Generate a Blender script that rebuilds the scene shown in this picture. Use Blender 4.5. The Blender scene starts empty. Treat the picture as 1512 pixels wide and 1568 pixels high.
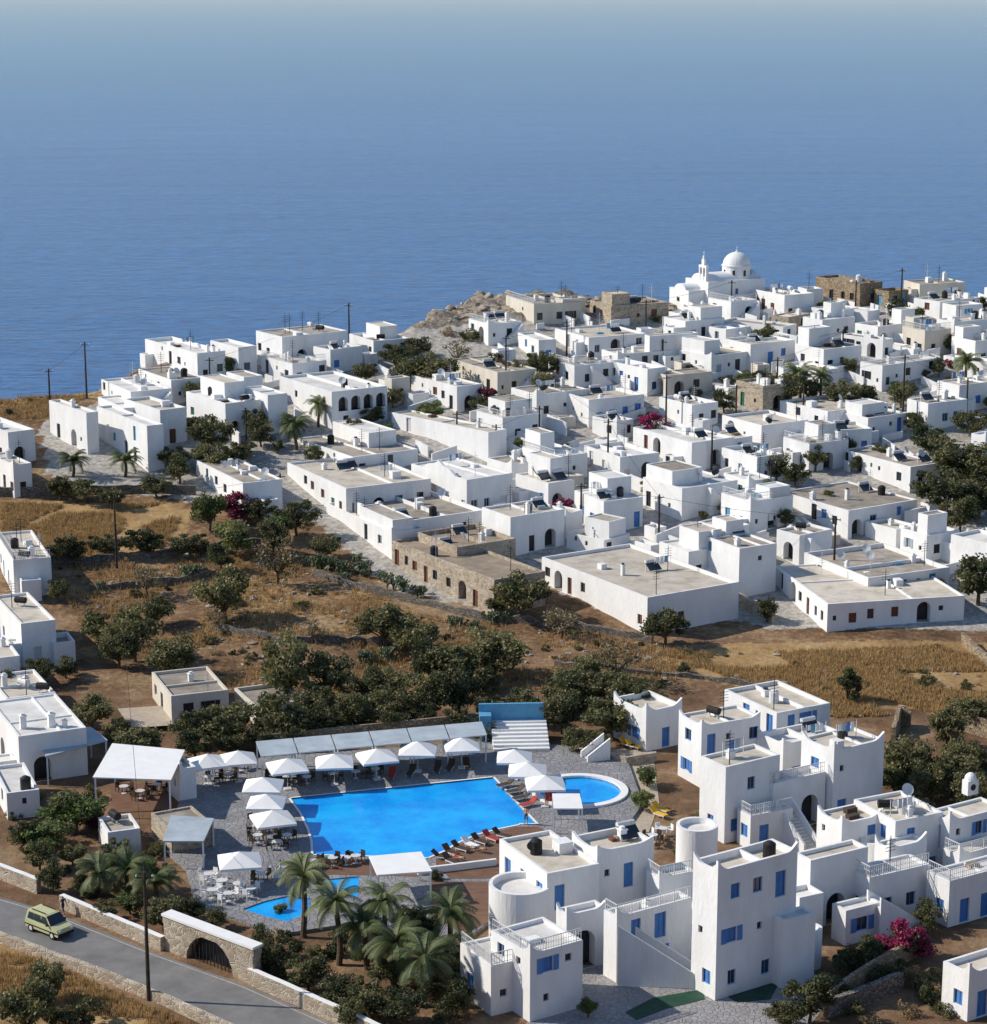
import bpy, math, random
import numpy as np
from mathutils import Vector, Matrix, noise
from mathutils.geometry import tessellate_polygon
random.seed(7); rng=np.random.default_rng(5)
FP=3500.0; CX=756.0; CY=784.0; CAM=Vector((0,0,75)); PI=math.atan(814/3500)
FW=Vector((0,math.cos(PI),-math.sin(PI))); UP=Vector((0,math.sin(PI),math.cos(PI)))
scene=bpy.context.scene
# ---------------------------------------------------------------- terrain
PROF=[(-600,60),(-100,60),(0,44),(110,0),(222,0),(250,1.2),(275,3.2),(300,7),(330,12),(360,17.5),(385,21),(410,22),(900,22.5)]
def prof(y):
    for (a,za),(b,zb) in zip(PROF,PROF[1:]):
        if y<=b:
            return za+(zb-za)*(y-a)/(b-a)
    return PROF[-1][1]
def sst(a,b,x):
    t=max(0,min(1,(x-a)/(b-a))); return t*t*(3-2*t)
def T0(x,y):
    z=prof(y); k=sst(224,246,y)
    if k>0: z+=k*(noise.noise(Vector((x*.045,y*.045,3.1)))*.9+noise.noise(Vector((x*.21,y*.21,1.1)))*.25)
    return z
def ray(u,v): return (FW+Vector((1,0,0))*((u-CX)/FP)+UP*((CY-v)/FP))
def G(u,v,h=0.0):
    d=ray(u,v); t=110.0; last=t
    while t<900:
        p=CAM+d*t
        if p.z<T0(p.x,p.y)+h: break
        last=t; t+=4
    a,b=last,t
    for _ in range(14):
        m=(a+b)/2; p=CAM+d*m
        if p.z<T0(p.x,p.y)+h: b=m
        else: a=m
    p=CAM+d*b
    return Vector((p.x,p.y,p.z-h))
def W(u,v,z=0.0):
    d=ray(u,v); t=(z-CAM.z)/d.z; return CAM+d*t
def scl(p): return FP/((p-CAM).dot(FW))
def inpoly(x,y,poly):
    c=False; n=len(poly); j=n-1
    for i in range(n):
        xi,yi=poly[i]; xj,yj=poly[j]
        if (yi>y)!=(yj>y) and x<(xj-xi)*(y-yi)/(yj-yi)+xi: c=not c
        j=i
    return c
def gp(pts): return [tuple(G(u,v)[:2]) for u,v in pts]
EDGE=[(-400,640),(-100,618),(0,612),(60,606),(140,600),(200,568),(260,552),(400,538),(540,530),(620,505),(700,472),(740,457),(800,452),(880,453),(960,472),(1035,476),(1050,457),(1120,447),(1200,443),(1300,447),(1512,463),(1800,470)]
EW=sorted([tuple(G(u,v)[:2]) for u,v in EDGE])
def yedge(x):
    if x<=EW[0][0]: return EW[0][1]
    for (a,ya),(b,yb) in zip(EW,EW[1:]):
        if x<=b: return ya+(yb-ya)*(x-a)/(b-a)
    return EW[-1][1]
# ---------------------------------------------------------------- materials
def newmat(name):
    m=bpy.data.materials.new(name); m.use_nodes=True; nt=m.node_tree
    return m,nt,nt.nodes['Principled BSDF']
def N(nt,t,**k):
    n=nt.nodes.new(t)
    for a,b in k.items(): setattr(n,a,b)
    return n
def ramp(nt,fac,stops):
    r=N(nt,'ShaderNodeValToRGB'); e=r.color_ramp.elements
    while len(e)<len(stops): e.new(.5)
    for el,(p,c) in zip(e,stops):
        el.position=p; el.color=(*c,1)
    nt.links.new(fac,r.inputs[0]); return r.outputs[0]
def coords(nt,obj=False,scale=(1,1,1)):
    if obj: src=N(nt,'ShaderNodeTexCoord').outputs['Object']
    else: src=N(nt,'ShaderNodeNewGeometry').outputs['Position']
    mp=N(nt,'ShaderNodeMapping'); mp.inputs['Scale'].default_value=scale
    nt.links.new(src,mp.inputs[0]); return mp.outputs[0]
def noisetex(nt,co,scale,detail=5,rough=.6):
    n=N(nt,'ShaderNodeTexNoise'); n.inputs['Scale'].default_value=scale; n.inputs['Detail'].default_value=detail; n.inputs['Roughness'].default_value=rough
    nt.links.new(co,n.inputs['Vector']); return n.outputs['Fac']
def bump(nt,bs,h,strength,dist):
    b=N(nt,'ShaderNodeBump'); b.inputs['Strength'].default_value=strength; b.inputs['Distance'].default_value=dist
    nt.links.new(h,b.inputs['Height']); nt.links.new(b.outputs[0],bs.inputs['Normal'])
def mixc(nt,a,b,f,mode='MIX'):
    m=N(nt,'ShaderNodeMix',data_type='RGBA',blend_type=mode)
    for s,i in ((f,0),(a,6),(b,7)):
        if hasattr(s,'is_linked') or hasattr(s,'links'): nt.links.new(s,m.inputs[i])
        elif isinstance(s,(int,float)): m.inputs[i].default_value=s
        else: m.inputs[i].default_value=(*s,1)
    return m.outputs[2]
def rough_mat(name,c1,c2,scale=1.0,rough=.85,bs_=.3,bd=.03,stretch=(1,1,1),tint=0.0,mid=None):
    m,nt,b=newmat(name); co=coords(nt,False,stretch)
    f=noisetex(nt,co,scale,6,.65)
    st=[(.32,c1),(.68,c2)]
    if mid: st=[(.3,c1),(.5,mid),(.7,c2)]
    c=ramp(nt,f,st)
    if tint>0:
        oi=N(nt,'ShaderNodeObjectInfo'); mr=N(nt,'ShaderNodeMapRange'); mr.inputs[3].default_value=1-tint; mr.inputs[4].default_value=1.0
        nt.links.new(oi.outputs['Random'],mr.inputs[0])
        c=mixc(nt,c,mr.outputs[0],1.0,'MULTIPLY')
    nt.links.new(c,b.inputs['Base Color']); b.inputs['Roughness'].default_value=rough
    b.inputs['Specular IOR Level'].default_value=.25
    f2=noisetex(nt,co,scale*7,4,.6); bump(nt,b,f2,bs_,bd)
    return m
M={}
M['white']=rough_mat('whitewash',(.76,.755,.74),(.88,.88,.87),.5,.9,.6,.08,(1,1,.35),.08)
M['cream']=rough_mat('cream_plaster',(.62,.56,.46),(.74,.69,.6),.6,.9,.4,.04,(1,1,.4),.1)
M['r_white']=rough_mat('roof_white',(.58,.55,.5),(.82,.81,.78),.45,.9,.3,.04,tint=.14)
M['r_cream']=rough_mat('roof_cream',(.42,.375,.3),(.72,.66,.56),.5,.9,.3,.04,tint=.2,mid=(.62,.555,.46))
M['r_grey']=rough_mat('roof_cement',(.27,.235,.19),(.5,.44,.37),.5,.9,.3,.04,tint=.25)
M['r_brown']=rough_mat('roof_earth',(.24,.19,.14),(.4,.32,.24),.6,.9,.4,.05,tint=.1)
M['blue']=rough_mat('blue_paint',(.06,.19,.48),(.1,.25,.56),1,.5,.1,.01)
M['teal']=rough_mat('pale_blue_paint',(.1,.32,.5),(.14,.38,.58),1,.6,.1,.01)
M['brownp']=rough_mat('brown_paint',(.13,.05,.03),(.19,.08,.05),2,.5,.1,.01)
M['green']=rough_mat('green_paint',(.03,.16,.12),(.05,.2,.15),2,.5,.1,.01)
M['dark']=rough_mat('dark_opening',(.02,.022,.026),(.045,.045,.05),2,.3,.1,.01)
M['wood']=rough_mat('deck_wood',(.13,.07,.045),(.24,.14,.09),.8,.7,.3,.02,(1,6,1))
M['pole']=rough_mat('pole_wood',(.035,.028,.022),(.07,.055,.042),2,.8,.3,.02)
M['bark']=rough_mat('bark',(.07,.05,.035),(.16,.12,.085),3,.9,.6,.03)
M['canvas']=rough_mat('canvas',(.8,.79,.77),(.87,.87,.85),.8,.8,.1,.01)
M['panel']=rough_mat('grey_panel',(.33,.38,.42),(.46,.52,.56),.6,.6,.1,.01)
M['wicker']=rough_mat('dark_wicker',(.05,.035,.025),(.1,.07,.05),3,.7,.2,.01)
M['metal']=rough_mat('white_metal',(.6,.6,.6),(.72,.72,.72),3,.4,.1,.005)
M['black']=rough_mat('rubber',(.015,.015,.015),(.03,.03,.03),3,.7,.1,.005)
M['skin']=rough_mat('skin',(.42,.24,.16),(.5,.3,.2),5,.6,.05,.003)
M['cloth']=rough_mat('dark_cloth',(.03,.035,.06),(.06,.06,.1),5,.8,.1,.003)
M['cloth2']=rough_mat('red_cloth',(.35,.04,.03),(.45,.07,.05),5,.8,.1,.003)
M['yellow']=rough_mat('yellow_cloth',(.7,.4,.03),(.8,.48,.05),3,.8,.1,.003)
M['hair']=rough_mat('hair',(.02,.014,.01),(.04,.028,.02),5,.6,.1,.003)
M['tarp']=rough_mat('green_tarpaulin',(.015,.05,.03),(.03,.085,.055),1,.6,.3,.03)
M['carpaint']=rough_mat('car_paint',(.53,.52,.28),(.56,.55,.3),1,.3,.02,.002)
M['glass'],nt,b=newmat('window_glass'); b.inputs['Base Color'].default_value=(.03,.045,.06,1); b.inputs['Roughness'].default_value=.12
def stone(name,c1,c2,sc,mortar):
    m,nt,b=newmat(name); co=coords(nt,False,(1,1,1.6))
    v=N(nt,'ShaderNodeTexVoronoi'); v.inputs['Scale'].default_value=sc; nt.links.new(co,v.inputs['Vector'])
    v2=N(nt,'ShaderNodeTexVoronoi',feature='DISTANCE_TO_EDGE'); v2.inputs['Scale'].default_value=sc; nt.links.new(co,v2.inputs['Vector'])
    sep=N(nt,'ShaderNodeSeparateColor'); nt.links.new(v.outputs['Color'],sep.inputs[0])
    c=ramp(nt,sep.outputs[0],[(0,c1),(1,c2)])
    e=N(nt,'ShaderNodeMapRange'); e.inputs[1].default_value=.02; e.inputs[2].default_value=.09; nt.links.new(v2.outputs['Distance'],e.inputs[0])
    c=mixc(nt,mortar,c,e.outputs[0])
    big=ramp(nt,noisetex(nt,co,.4,4),[(.3,(.72,.72,.72)),(.7,(1,1,1))]); c=mixc(nt,c,big,1.0,'MULTIPLY')
    nt.links.new(c,b.inputs['Base Color']); b.inputs['Roughness'].default_value=.9; bump(nt,b,e.outputs[0],.8,.05)
    return m
M['stone']=stone('field_stone',(.24,.17,.1),(.5,.4,.27),2.4,(.2,.15,.1))
M['stonew']=stone('pointed_stone',(.34,.26,.17),(.58,.47,.34),1.9,(.58,.54,.48))
M['drystone']=stone('dry_stone',(.14,.12,.1),(.34,.3,.25),3.0,(.05,.045,.04))
M['paving']=stone('stone_paving',(.33,.32,.32),(.40,.39,.39),2.2,(.27,.26,.26))
M['pavew']=stone('pool_paving',(.27,.27,.285),(.35,.345,.35),1.8,(.23,.23,.24))
M['gravel']=rough_mat('gravel',(.36,.3,.23),(.5,.43,.34),1.5,.95,.4,.04)
M['rock']=rough_mat('rock',(.2,.16,.125),(.5,.43,.34),.8,.95,.9,.15)
M['asphalt']=rough_mat('asphalt',(.15,.148,.145),(.24,.235,.23),.35,.9,.3,.02)
M['linepaint']=rough_mat('road_paint',(.3,.3,.29),(.5,.5,.48),2,.8,.1,.01)
def leafmat(name,c1,c2,tr=.25):
    m,nt,b=newmat(name)
    co=coords(nt); f=noisetex(nt,co,.7,3)
    oi=N(nt,'ShaderNodeObjectInfo')
    ad=N(nt,'ShaderNodeMath',operation='ADD'); nt.links.new(f,ad.inputs[0])
    ml=N(nt,'ShaderNodeMath',operation='MULTIPLY_ADD'); nt.links.new(oi.outputs['Random'],ml.inputs[0]); ml.inputs[1].default_value=.6; ml.inputs[2].default_value=-.3
    nt.links.new(ml.outputs[0],ad.inputs[1])
    c=ramp(nt,ad.outputs[0],[(.2,c1),(.8,c2)])
    nt.links.new(c,b.inputs['Base Color']); b.inputs['Roughness'].default_value=.6
    t=N(nt,'ShaderNodeBsdfTranslucent'); nt.links.new(c,t.inputs[0]); mx=N(nt,'ShaderNodeMixShader'); mx.inputs[0].default_value=tr
    nt.links.new(b.outputs[0],mx.inputs[1]); nt.links.new(t.outputs[0],mx.inputs[2]); nt.links.new(mx.outputs[0],nt.nodes['Material Output'].inputs[0])
    return m
M['leaf1']=leafmat('foliage_olive',(.12,.115,.045),(.26,.235,.10),.35)
M['leaf2']=leafmat('foliage_dark',(.05,.065,.026),(.13,.14,.055),.35)
M['leaf3']=leafmat('foliage_fresh',(.09,.15,.035),(.2,.26,.07),.35)
M['leafp']=leafmat('palm_leaf',(.10,.13,.045),(.2,.23,.09),.3)
M['boug']=leafmat('bougainvillea_flower',(.2,.015,.06),(.42,.03,.14))
M['cact']=leafmat('cactus_pad',(.09,.12,.06),(.17,.2,.1),0)
M['dry']=leafmat('dry_grass_blade',(.4,.26,.11),(.6,.42,.2),.3)
M['twig']=leafmat('dry_twig',(.15,.115,.07),(.3,.23,.14),.1)
# water
m,nt,b=newmat('pool_water'); co=coords(nt,False,(1,1,1))
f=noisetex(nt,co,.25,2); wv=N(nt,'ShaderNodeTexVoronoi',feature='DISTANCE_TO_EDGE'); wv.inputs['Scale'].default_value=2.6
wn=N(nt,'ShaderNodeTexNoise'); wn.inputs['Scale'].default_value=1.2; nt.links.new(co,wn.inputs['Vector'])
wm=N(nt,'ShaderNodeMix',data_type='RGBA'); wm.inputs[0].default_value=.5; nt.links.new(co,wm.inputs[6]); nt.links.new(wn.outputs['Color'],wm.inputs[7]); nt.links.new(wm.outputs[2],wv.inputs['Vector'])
c=ramp(nt,f,[(.35,(.003,.29,.86)),(.65,(.008,.45,.96))]); cs=ramp(nt,wv.outputs['Distance'],[(0,(.04,.55,1)),(.16,(0,0,0))])  # second ramp paints a pale net of sun caustics into the water colour
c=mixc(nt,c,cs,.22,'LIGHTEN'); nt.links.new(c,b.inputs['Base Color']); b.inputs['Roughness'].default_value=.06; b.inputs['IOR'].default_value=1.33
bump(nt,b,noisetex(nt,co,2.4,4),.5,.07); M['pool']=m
m,nt,b=newmat('sea_water'); co=coords(nt,False,(.5,1,1)); co2=coords(nt,False,(.35,1,1))
n1=noisetex(nt,co,.1,6,.62); n2=noisetex(nt,co2,.012,3,.5); n3=noisetex(nt,co2,.0016,4,.6)
ad=N(nt,'ShaderNodeMath',operation='MULTIPLY_ADD'); nt.links.new(n2,ad.inputs[0]); ad.inputs[1].default_value=1.5; nt.links.new(n1,ad.inputs[2])
c=ramp(nt,n3,[(.3,(.006,.10,.32)),(.7,(.009,.125,.38))]); wc=ramp(nt,n1,[(.36,(.35,.45,.58)),(.62,(1.35,1.3,1.22))]); c=mixc(nt,c,wc,1.0,'MULTIPLY'); nt.links.new(c,b.inputs['Base Color'])
b.inputs['Roughness'].default_value=.25; b.inputs['IOR'].default_value=1.33
bump(nt,b,ad.outputs[0],1.0,4.0); M['sea']=m
# ground
m,nt,b=newmat('ground_soil'); co=coords(nt)
a=noisetex(nt,co,.12,8,.7); bb=noisetex(nt,co,1.3,5,.7)
soil=ramp(nt,a,[(.35,(.13,.08,.048)),(.5,(.24,.145,.085)),(.62,(.36,.25,.15))])
grass=ramp(nt,a,[(.32,(.25,.15,.07)),(.5,(.45,.29,.135)),(.65,(.55,.39,.2))])
pale=ramp(nt,bb,[(.3,(.36,.33,.29)),(.7,(.6,.57,.52))])
rk=ramp(nt,bb,[(.3,(.14,.115,.09)),(.7,(.36,.31,.25))])
at=N(nt,'ShaderNodeAttribute',attribute_name='zone'); sp=N(nt,'ShaderNodeSeparateColor'); nt.links.new(at.outputs['Color'],sp.inputs[0])
def brk(o):
    x=N(nt,'ShaderNodeMath',operation='ADD'); nt.links.new(o,x.inputs[0])
    y=N(nt,'ShaderNodeMath',operation='MULTIPLY_ADD'); nt.links.new(bb,y.inputs[0]); y.inputs[1].default_value=1.2; y.inputs[2].default_value=-.6
    nt.links.new(y.outputs[0],x.inputs[1]); r=N(nt,'ShaderNodeMapRange'); r.inputs[1].default_value=.35; r.inputs[2].default_value=.65; nt.links.new(x.outputs[0],r.inputs[0]); return r.outputs[0]
c=mixc(nt,soil,grass,brk(sp.outputs[1])); c=mixc(nt,c,rk,brk(sp.outputs[2])); c=mixc(nt,c,pale,brk(sp.outputs[0]))
dk=ramp(nt,bb,[(.25,(.6,.6,.6)),(.7,(1,1,1))]); c=mixc(nt,c,dk,1.0,'MULTIPLY')
nt.links.new(c,b.inputs['Base Color']); b.inputs['Roughness'].default_value=.95; b.inputs['Specular IOR Level'].default_value=.1
bump(nt,b,bb,.7,.25); M['ground']=m
# ---------------------------------------------------------------- mesh builder
def link(o): scene.collection.objects.link(o); return o
class MB:
    def __init__(s): s.v=[]; s.f=[]; s.m=[]; s.mats=[]
    def mi(s,k):
        if k not in s.mats: s.mats.append(k)
        return s.mats.index(k)
    def poly(s,pts,k):
        n=len(s.v); s.v+= [tuple(p) for p in pts]; s.f.append(tuple(range(n,n+len(pts)))); s.m.append(s.mi(k))
    def box(s,x0,x1,y0,y1,z0,z1,k,mtx=None,bottom=False):
        P=[Vector(p) for p in ((x0,y0,z0),(x1,y0,z0),(x1,y1,z0),(x0,y1,z0),(x0,y0,z1),(x1,y0,z1),(x1,y1,z1),(x0,y1,z1))]
        if mtx: P=[mtx@p for p in P]
        n=len(s.v); s.v+=[tuple(p) for p in P]
        F=[(0,1,5,4),(1,2,6,5),(2,3,7,6),(3,0,4,7),(4,5,6,7),(3,2,1,0)]
        for f in F: s.f.append(tuple(n+i for i in f)); s.m.append(s.mi(k))
    def tube(s,p0,p1,r0,r1,k,n=6,cap=True):
        p0=Vector(p0);p1=Vector(p1); d=(p1-p0)
        if d.length<1e-6: return
        d.normalize()
        a=d.orthogonal().normalized(); b=d.cross(a); i0=len(s.v)
        for p,r in ((p0,r0),(p1,r1)):
            for i in range(n):
                t=2*math.pi*i/n; s.v.append(tuple(p+(a*math.cos(t)+b*math.sin(t))*r))
        for i in range(n):
            j=(i+1)%n; s.f.append((i0+i,i0+j,i0+n+j,i0+n+i)); s.m.append(s.mi(k))
        if cap:
            s.f.append(tuple(i0+n+i for i in range(n))); s.m.append(s.mi(k))
            s.f.append(tuple(i0+n-1-i for i in range(n))); s.m.append(s.mi(k))
    def dome(s,c,r,k,zs=1.0,n=20,m=8,full=False):
        i0=len(s.v); rows=m+1
        for j in range(rows):
            ph=(math.pi/2)*j/m if not full else -math.pi/2+math.pi*j/m
            for i in range(n):
                t=2*math.pi*i/n; s.v.append((c[0]+r*math.cos(ph)*math.cos(t),c[1]+r*math.cos(ph)*math.sin(t),c[2]+r*zs*math.sin(ph)))
        for j in range(m):
            for i in range(n):
                a=i0+j*n+i; b_=i0+j*n+(i+1)%n; s.f.append((a,b_,b_+n,a+n)); s.m.append(s.mi(k))
    def mesh(s,name,smooth=False):
        me=bpy.data.meshes.new(name); me.from_pydata(s.v,[],s.f)
        for k in s.mats: me.materials.append(M[k])
        me.polygons.foreach_set('material_index',s.m)
        if smooth: me.polygons.foreach_set('use_smooth',[True]*len(s.f))
        me.update(); return me
    def obj(s,name,parent=None,loc=None,rz=0,smooth=False):
        if not s.f: return None
        o=link(bpy.data.objects.new(name,s.mesh(name,smooth)))
        if loc is not None: o.location=loc
        o.rotation_euler[2]=rz
        if parent: o.parent=parent
        return o
def inst(name,me,loc,rz=0,s=1,sz=None):
    o=link(bpy.data.objects.new(name,me)); o.location=loc; o.rotation_euler[2]=rz
    o.scale=(s,s,sz if sz else s); return o
def empty(name,loc,rz=0):
    o=link(bpy.data.objects.new(name,None)); o.location=loc; o.rotation_euler[2]=rz; o.empty_display_size=.5; return o
# ---------------------------------------------------------------- walls with real openings
def wall(Wm,Wn,p0,p1,z0,z1,ops,mat,depth=.2):
    p0=Vector((*p0,0)); p1=Vector((*p1,0)); d=p1-p0; L=d.length; d.normalize(); n=Vector((d.y,-d.x,0))
    def pt(s,z,o=0):
        q=p0+d*s-n*o; return (q.x,q.y,z)
    ops=[o for o in ops if o[0]>.15 and o[1]<L-.15 and o[3]<z1-.05]
    us=sorted({0.0,L}|{o[0] for o in ops}|{o[1] for o in ops}); zs=sorted({z0,z1}|{o[2] for o in ops}|{o[3] for o in ops})
    for a,b in zip(us,us[1:]):
        for c,e in zip(zs,zs[1:]):
            mx=(a+b)/2; mz=(c+e)/2
            if any(o[0]<mx<o[1] and o[2]<mz<o[3] for o in ops): continue
            Wm.poly([pt(a,c),pt(b,c),pt(b,e),pt(a,e)],mat)
    for o in ops:
        a,b,c,e,kind,k=o[:6]; D=depth if kind!='arch' else .9
        if kind=='arch':
            r=(b-a)/2; sp=e-r; A=[(a+r-r*math.cos(math.pi*i/10),sp+r*math.sin(math.pi*i/10)*.98) for i in range(11)]
            for q,w in zip(A,A[1:]):
                Wm.poly([pt(*q),pt(*w),pt(w[0],e),pt(q[0],e)],mat)
                Wm.poly([pt(*w),pt(*q),pt(q[0],q[1],D),pt(w[0],w[1],D)],mat)
            Wm.poly([pt(a,c),pt(a,sp),pt(a,sp,D),pt(a,c,D)],mat); Wm.poly([pt(b,sp),pt(b,c),pt(b,c,D),pt(b,sp,D)],mat)
            Wn.poly([pt(a,c,D),pt(b,c,D),pt(b,e,D),pt(a,e,D)],k); continue
        Wm.poly([pt(a,c),pt(a,e),pt(a,e,D),pt(a,c,D)],mat); Wm.poly([pt(b,e),pt(b,c),pt(b,c,D),pt(b,e,D)],mat)
        Wm.poly([pt(a,e),pt(b,e),pt(b,e,D),pt(a,e,D)],mat); Wm.poly([pt(a,c),pt(a,c,D),pt(b,c,D),pt(b,c)],mat)
        if kind=='hole': Wn.poly([pt(a,c,D),pt(b,c,D),pt(b,e,D),pt(a,e,D)],'dark'); continue
        Wn.poly([pt(a,c,D),pt(b,c,D),pt(b,e,D),pt(a,e,D)],'glass' if kind=='win' else k)
        t=.09; q=D-.05
        for (s0,s1,y0,y1) in ((a,a+t,c,e),(b-t,b,c,e),(a+t,b-t,e-t,e),(a+t,b-t,c,c+t),((a+b)/2-.035,(a+b)/2+.035,c+t,e-t)):
            Wn.poly([pt(s0,y0,q),pt(s1,y0,q),pt(s1,y1,q),pt(s0,y1,q)],k)
        if len(o)>6 and o[6]:
            w=(b-a)/2
            for s0,s1 in ((a-w-.02,a-.02),(b+.02,b+w+.02)):
                Wn.poly([pt(s0,c,-.04),pt(s1,c,-.04),pt(s1,e,-.04),pt(s0,e,-.04)],k)
                Wn.poly([pt(s0,e,-.04),pt(s1,e,-.04),pt(s1,e,0),pt(s0,e,0)],k)
def autoops(L,h,dens,R,cols,storeys=None,shut=.2,arch=0):
    ops=[]; ns=storeys or max(1,int(h/3.0)); sh=h/ns if storeys else 3.0
    for st in range(ns):
        zb=st*sh; x=R.uniform(.5,1.4)
        while x<L-1.2:
            r=R.random()
            if arch and R.random()<arch and x<L-2.4 and sh>2.9:
                ops.append((x,x+1.7,zb+.05,zb+2.5,'arch','dark')); x+=1.7
            elif r<dens:
                k=R.choice(cols)
                if R.random()<.25: 
                    w=R.uniform(.85,1.1); ops.append((x,x+w,zb+.05,zb+2.15,'door',k))
                elif R.random()<.25:
                    w=R.uniform(.4,.6); ops.append((x,x+w,zb+1.35,zb+1.95,'hole',k))
                else:
                    w=R.uniform(.8,1.15); ops.append((x,x+w,zb+.95,zb+2.15,R.choice(['win','door','door']),k,R.random()<shut))
                x+=w
            x+=R.uniform(.9,2.2)
    return ops
FOOT=[]
def slen(p,d,ut):
    q=p-CAM; k=(ut-CX)/FP; dep=q.dot(FW); dd=d.dot(FW); den=d.x-k*dd
    if abs(den)<1e-4: return 3
    return (k*dep-q.x)/den
def chimney(mb,x,y,z,R):
    s=R.uniform(.2,.33); hh=R.uniform(.5,1.3)
    mb.box(x-s,x+s,y-s,y+s,z,z+hh,'white'); mb.box(x-s*1.25,x+s*1.25,y-s*1.25,y+s*1.25,z+hh+.003,z+hh+.1,'white'); mb.box(x-s*.6,x+s*.6,y-s*.6,y+s*.6,z+hh+.1,z+hh+.3,'dark' if R.random()<.3 else 'white')
def roofitem(mb,kind,x,y,z,R):
    if kind=='tank':
        a=R.uniform(0,3.14); d=Vector((math.cos(a),math.sin(a),0))*.65
        mb.tube(Vector((x,y,z+.75))-d,Vector((x,y,z+.75))+d,.36,.36,R.choice(['metal','black','black']),10)
        for s in(-.7,.7): mb.box(x+d.x*s-.05,x+d.x*s+.05,y+d.y*s-.05,y+d.y*s+.05,z,z+.5,'metal')
    elif kind=='vtank':
        k=R.choice(['black','metal','dark']); mb.tube((x,y,z),(x,y,z+1.1),.5,.5,k,12); mb.tube((x,y,z+1.1),(x,y,z+1.3),.5,.2,k,12)
    elif kind=='panel':
        mb.poly([(x-.9,y-.5,z+.3),(x+.9,y-.5,z+.3),(x+.9,y+.6,z+1.1),(x-.9,y+.6,z+1.1)],'glass'); mb.tube((x-.8,y+.65,z+1.2),(x+.8,y+.65,z+1.2),.24,.24,'metal',8)
        mb.box(x-.8,x-.72,y+.5,y+.58,z,z+1.0,'metal'); mb.box(x+.72,x+.8,y+.5,y+.58,z,z+1.0,'metal')
    elif kind=='dish':
        mb.tube((x,y,z),(x,y,z+1.1),.04,.04,'metal',5); c=Vector((x,y,z+1.3)); n=Vector((R.uniform(-1,1),-1,.6)).normalized(); a=n.orthogonal().normalized(); b_=n.cross(a)
        P=[c+(a*math.cos(t*.524)+b_*math.sin(t*.524))*.55+n*.12 for t in range(12)]
        for i in range(12): mb.poly([c,P[i],P[(i+1)%12]],'metal')
    elif kind=='ant':
        k=R.choice(['metal','black','black']); mb.tube((x,y,z),(x,y,z+3.2),.05,.035,k,5)
        for i in range(4): mb.tube((x-.5,y,z+1.9+i*.3),(x+.5,y,z+1.9+i*.3),.025,.025,k,4)
    elif kind=='step':
        a=R.uniform(.5,1.3); b_=R.uniform(.5,1.3); mb.box(x-a/2,x+a/2,y-b_/2,y+b_/2,z,z+R.uniform(.35,1.0),'white')
    elif kind=='junk':
        mb.box(x-.5,x+.6,y-.3,y+.3,z,z+R.uniform(.2,.5),R.choice(['wicker','panel','teal','brownp','stone']))
    elif kind=='laundry':
        for q in(-1.2,1.2): mb.tube((x+q,y,z),(x+q,y,z+1.7),.035,.035,'metal',4)
        mb.tube((x-1.2,y,z+1.65),(x+1.2,y,z+1.65),.015,.015,'black',3)
        q=-1.0
        while q<.8:
            w=R.uniform(.3,.6); hh=R.uniform(.5,1.0); mb.box(x+q,x+q+w,y-.015,y+.015,z+1.64-hh,z+1.64,R.choice(['canvas','teal','panel','blue','canvas','canvas'])); q+=w+.1
def block(mw,mr,mn,x0,x1,y0,y1,z0,h,wallm,roofm,ops,ph=.4,th=.24):
    C=[(x0,y0),(x1,y0),(x1,y1),(x0,y1)]; I=[(x0+th,y0+th),(x1-th,y0+th),(x1-th,y1-th),(x0+th,y1-th)]
    for i in range(4):
        a,b_=C[i],C[(i+1)%4]; wall(mw,mn,a,b_,z0,h,ops.get(i,[]),wallm)
        c,d=I[i],I[(i+1)%4]
        mw.poly([(*a,h),(*b_,h),(*d,h),(*c,h)],wallm); mw.poly([(*d,h-ph),(*c,h-ph),(*c,h),(*d,h)],wallm)
    mr.poly([(*p,h-ph) for p in I],roofm)
def hump(mb,p,d,inn,z,L,H,th,k):
    p=Vector((*p,z));d=Vector((*d,0));inn=Vector((*inn,0)); n=7
    A=[(L*i/n,H*(1-math.sin(math.pi/2*i/n))) for i in range(n+1)]; o=p+inn*th
    for a,b_ in zip(A,A[1:]):
        z0=Vector((0,0,1))
        f=[p+d*a[0]+inn*.003,p+d*b_[0]+inn*.003,p+d*b_[0]+z0*b_[1]+inn*.003,p+d*a[0]+z0*a[1]+inn*.003]; g=[q+inn*(th-.006) for q in f]
        mb.poly(f,k); mb.poly(g[::-1],k); mb.poly([f[3],f[2],g[2],g[3]],k)
    mb.poly([p,p+Vector((0,0,H)),o+Vector((0,0,H)),o],k)
def railing(mb,a,b_,z,h=.95,k='metal'):
    a=Vector((*a,z));b_=Vector((*b_,z)); d=b_-a; L=d.length; n=max(1,int(L/.22)); up=Vector((0,0,h))
    mb.tube(a+up,b_+up,.04,.04,k,4); mb.tube(a+up*.12,b_+up*.12,.03,.03,k,4); mb.tube(a+up*.55,b_+up*.55,.02,.02,k,4)
    for i in range(n+1):
        q=a+d*(i/n); mb.tube(q,q+up,.045 if i%6==0 else .022,.045 if i%6==0 else .022,k,4,False)
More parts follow.
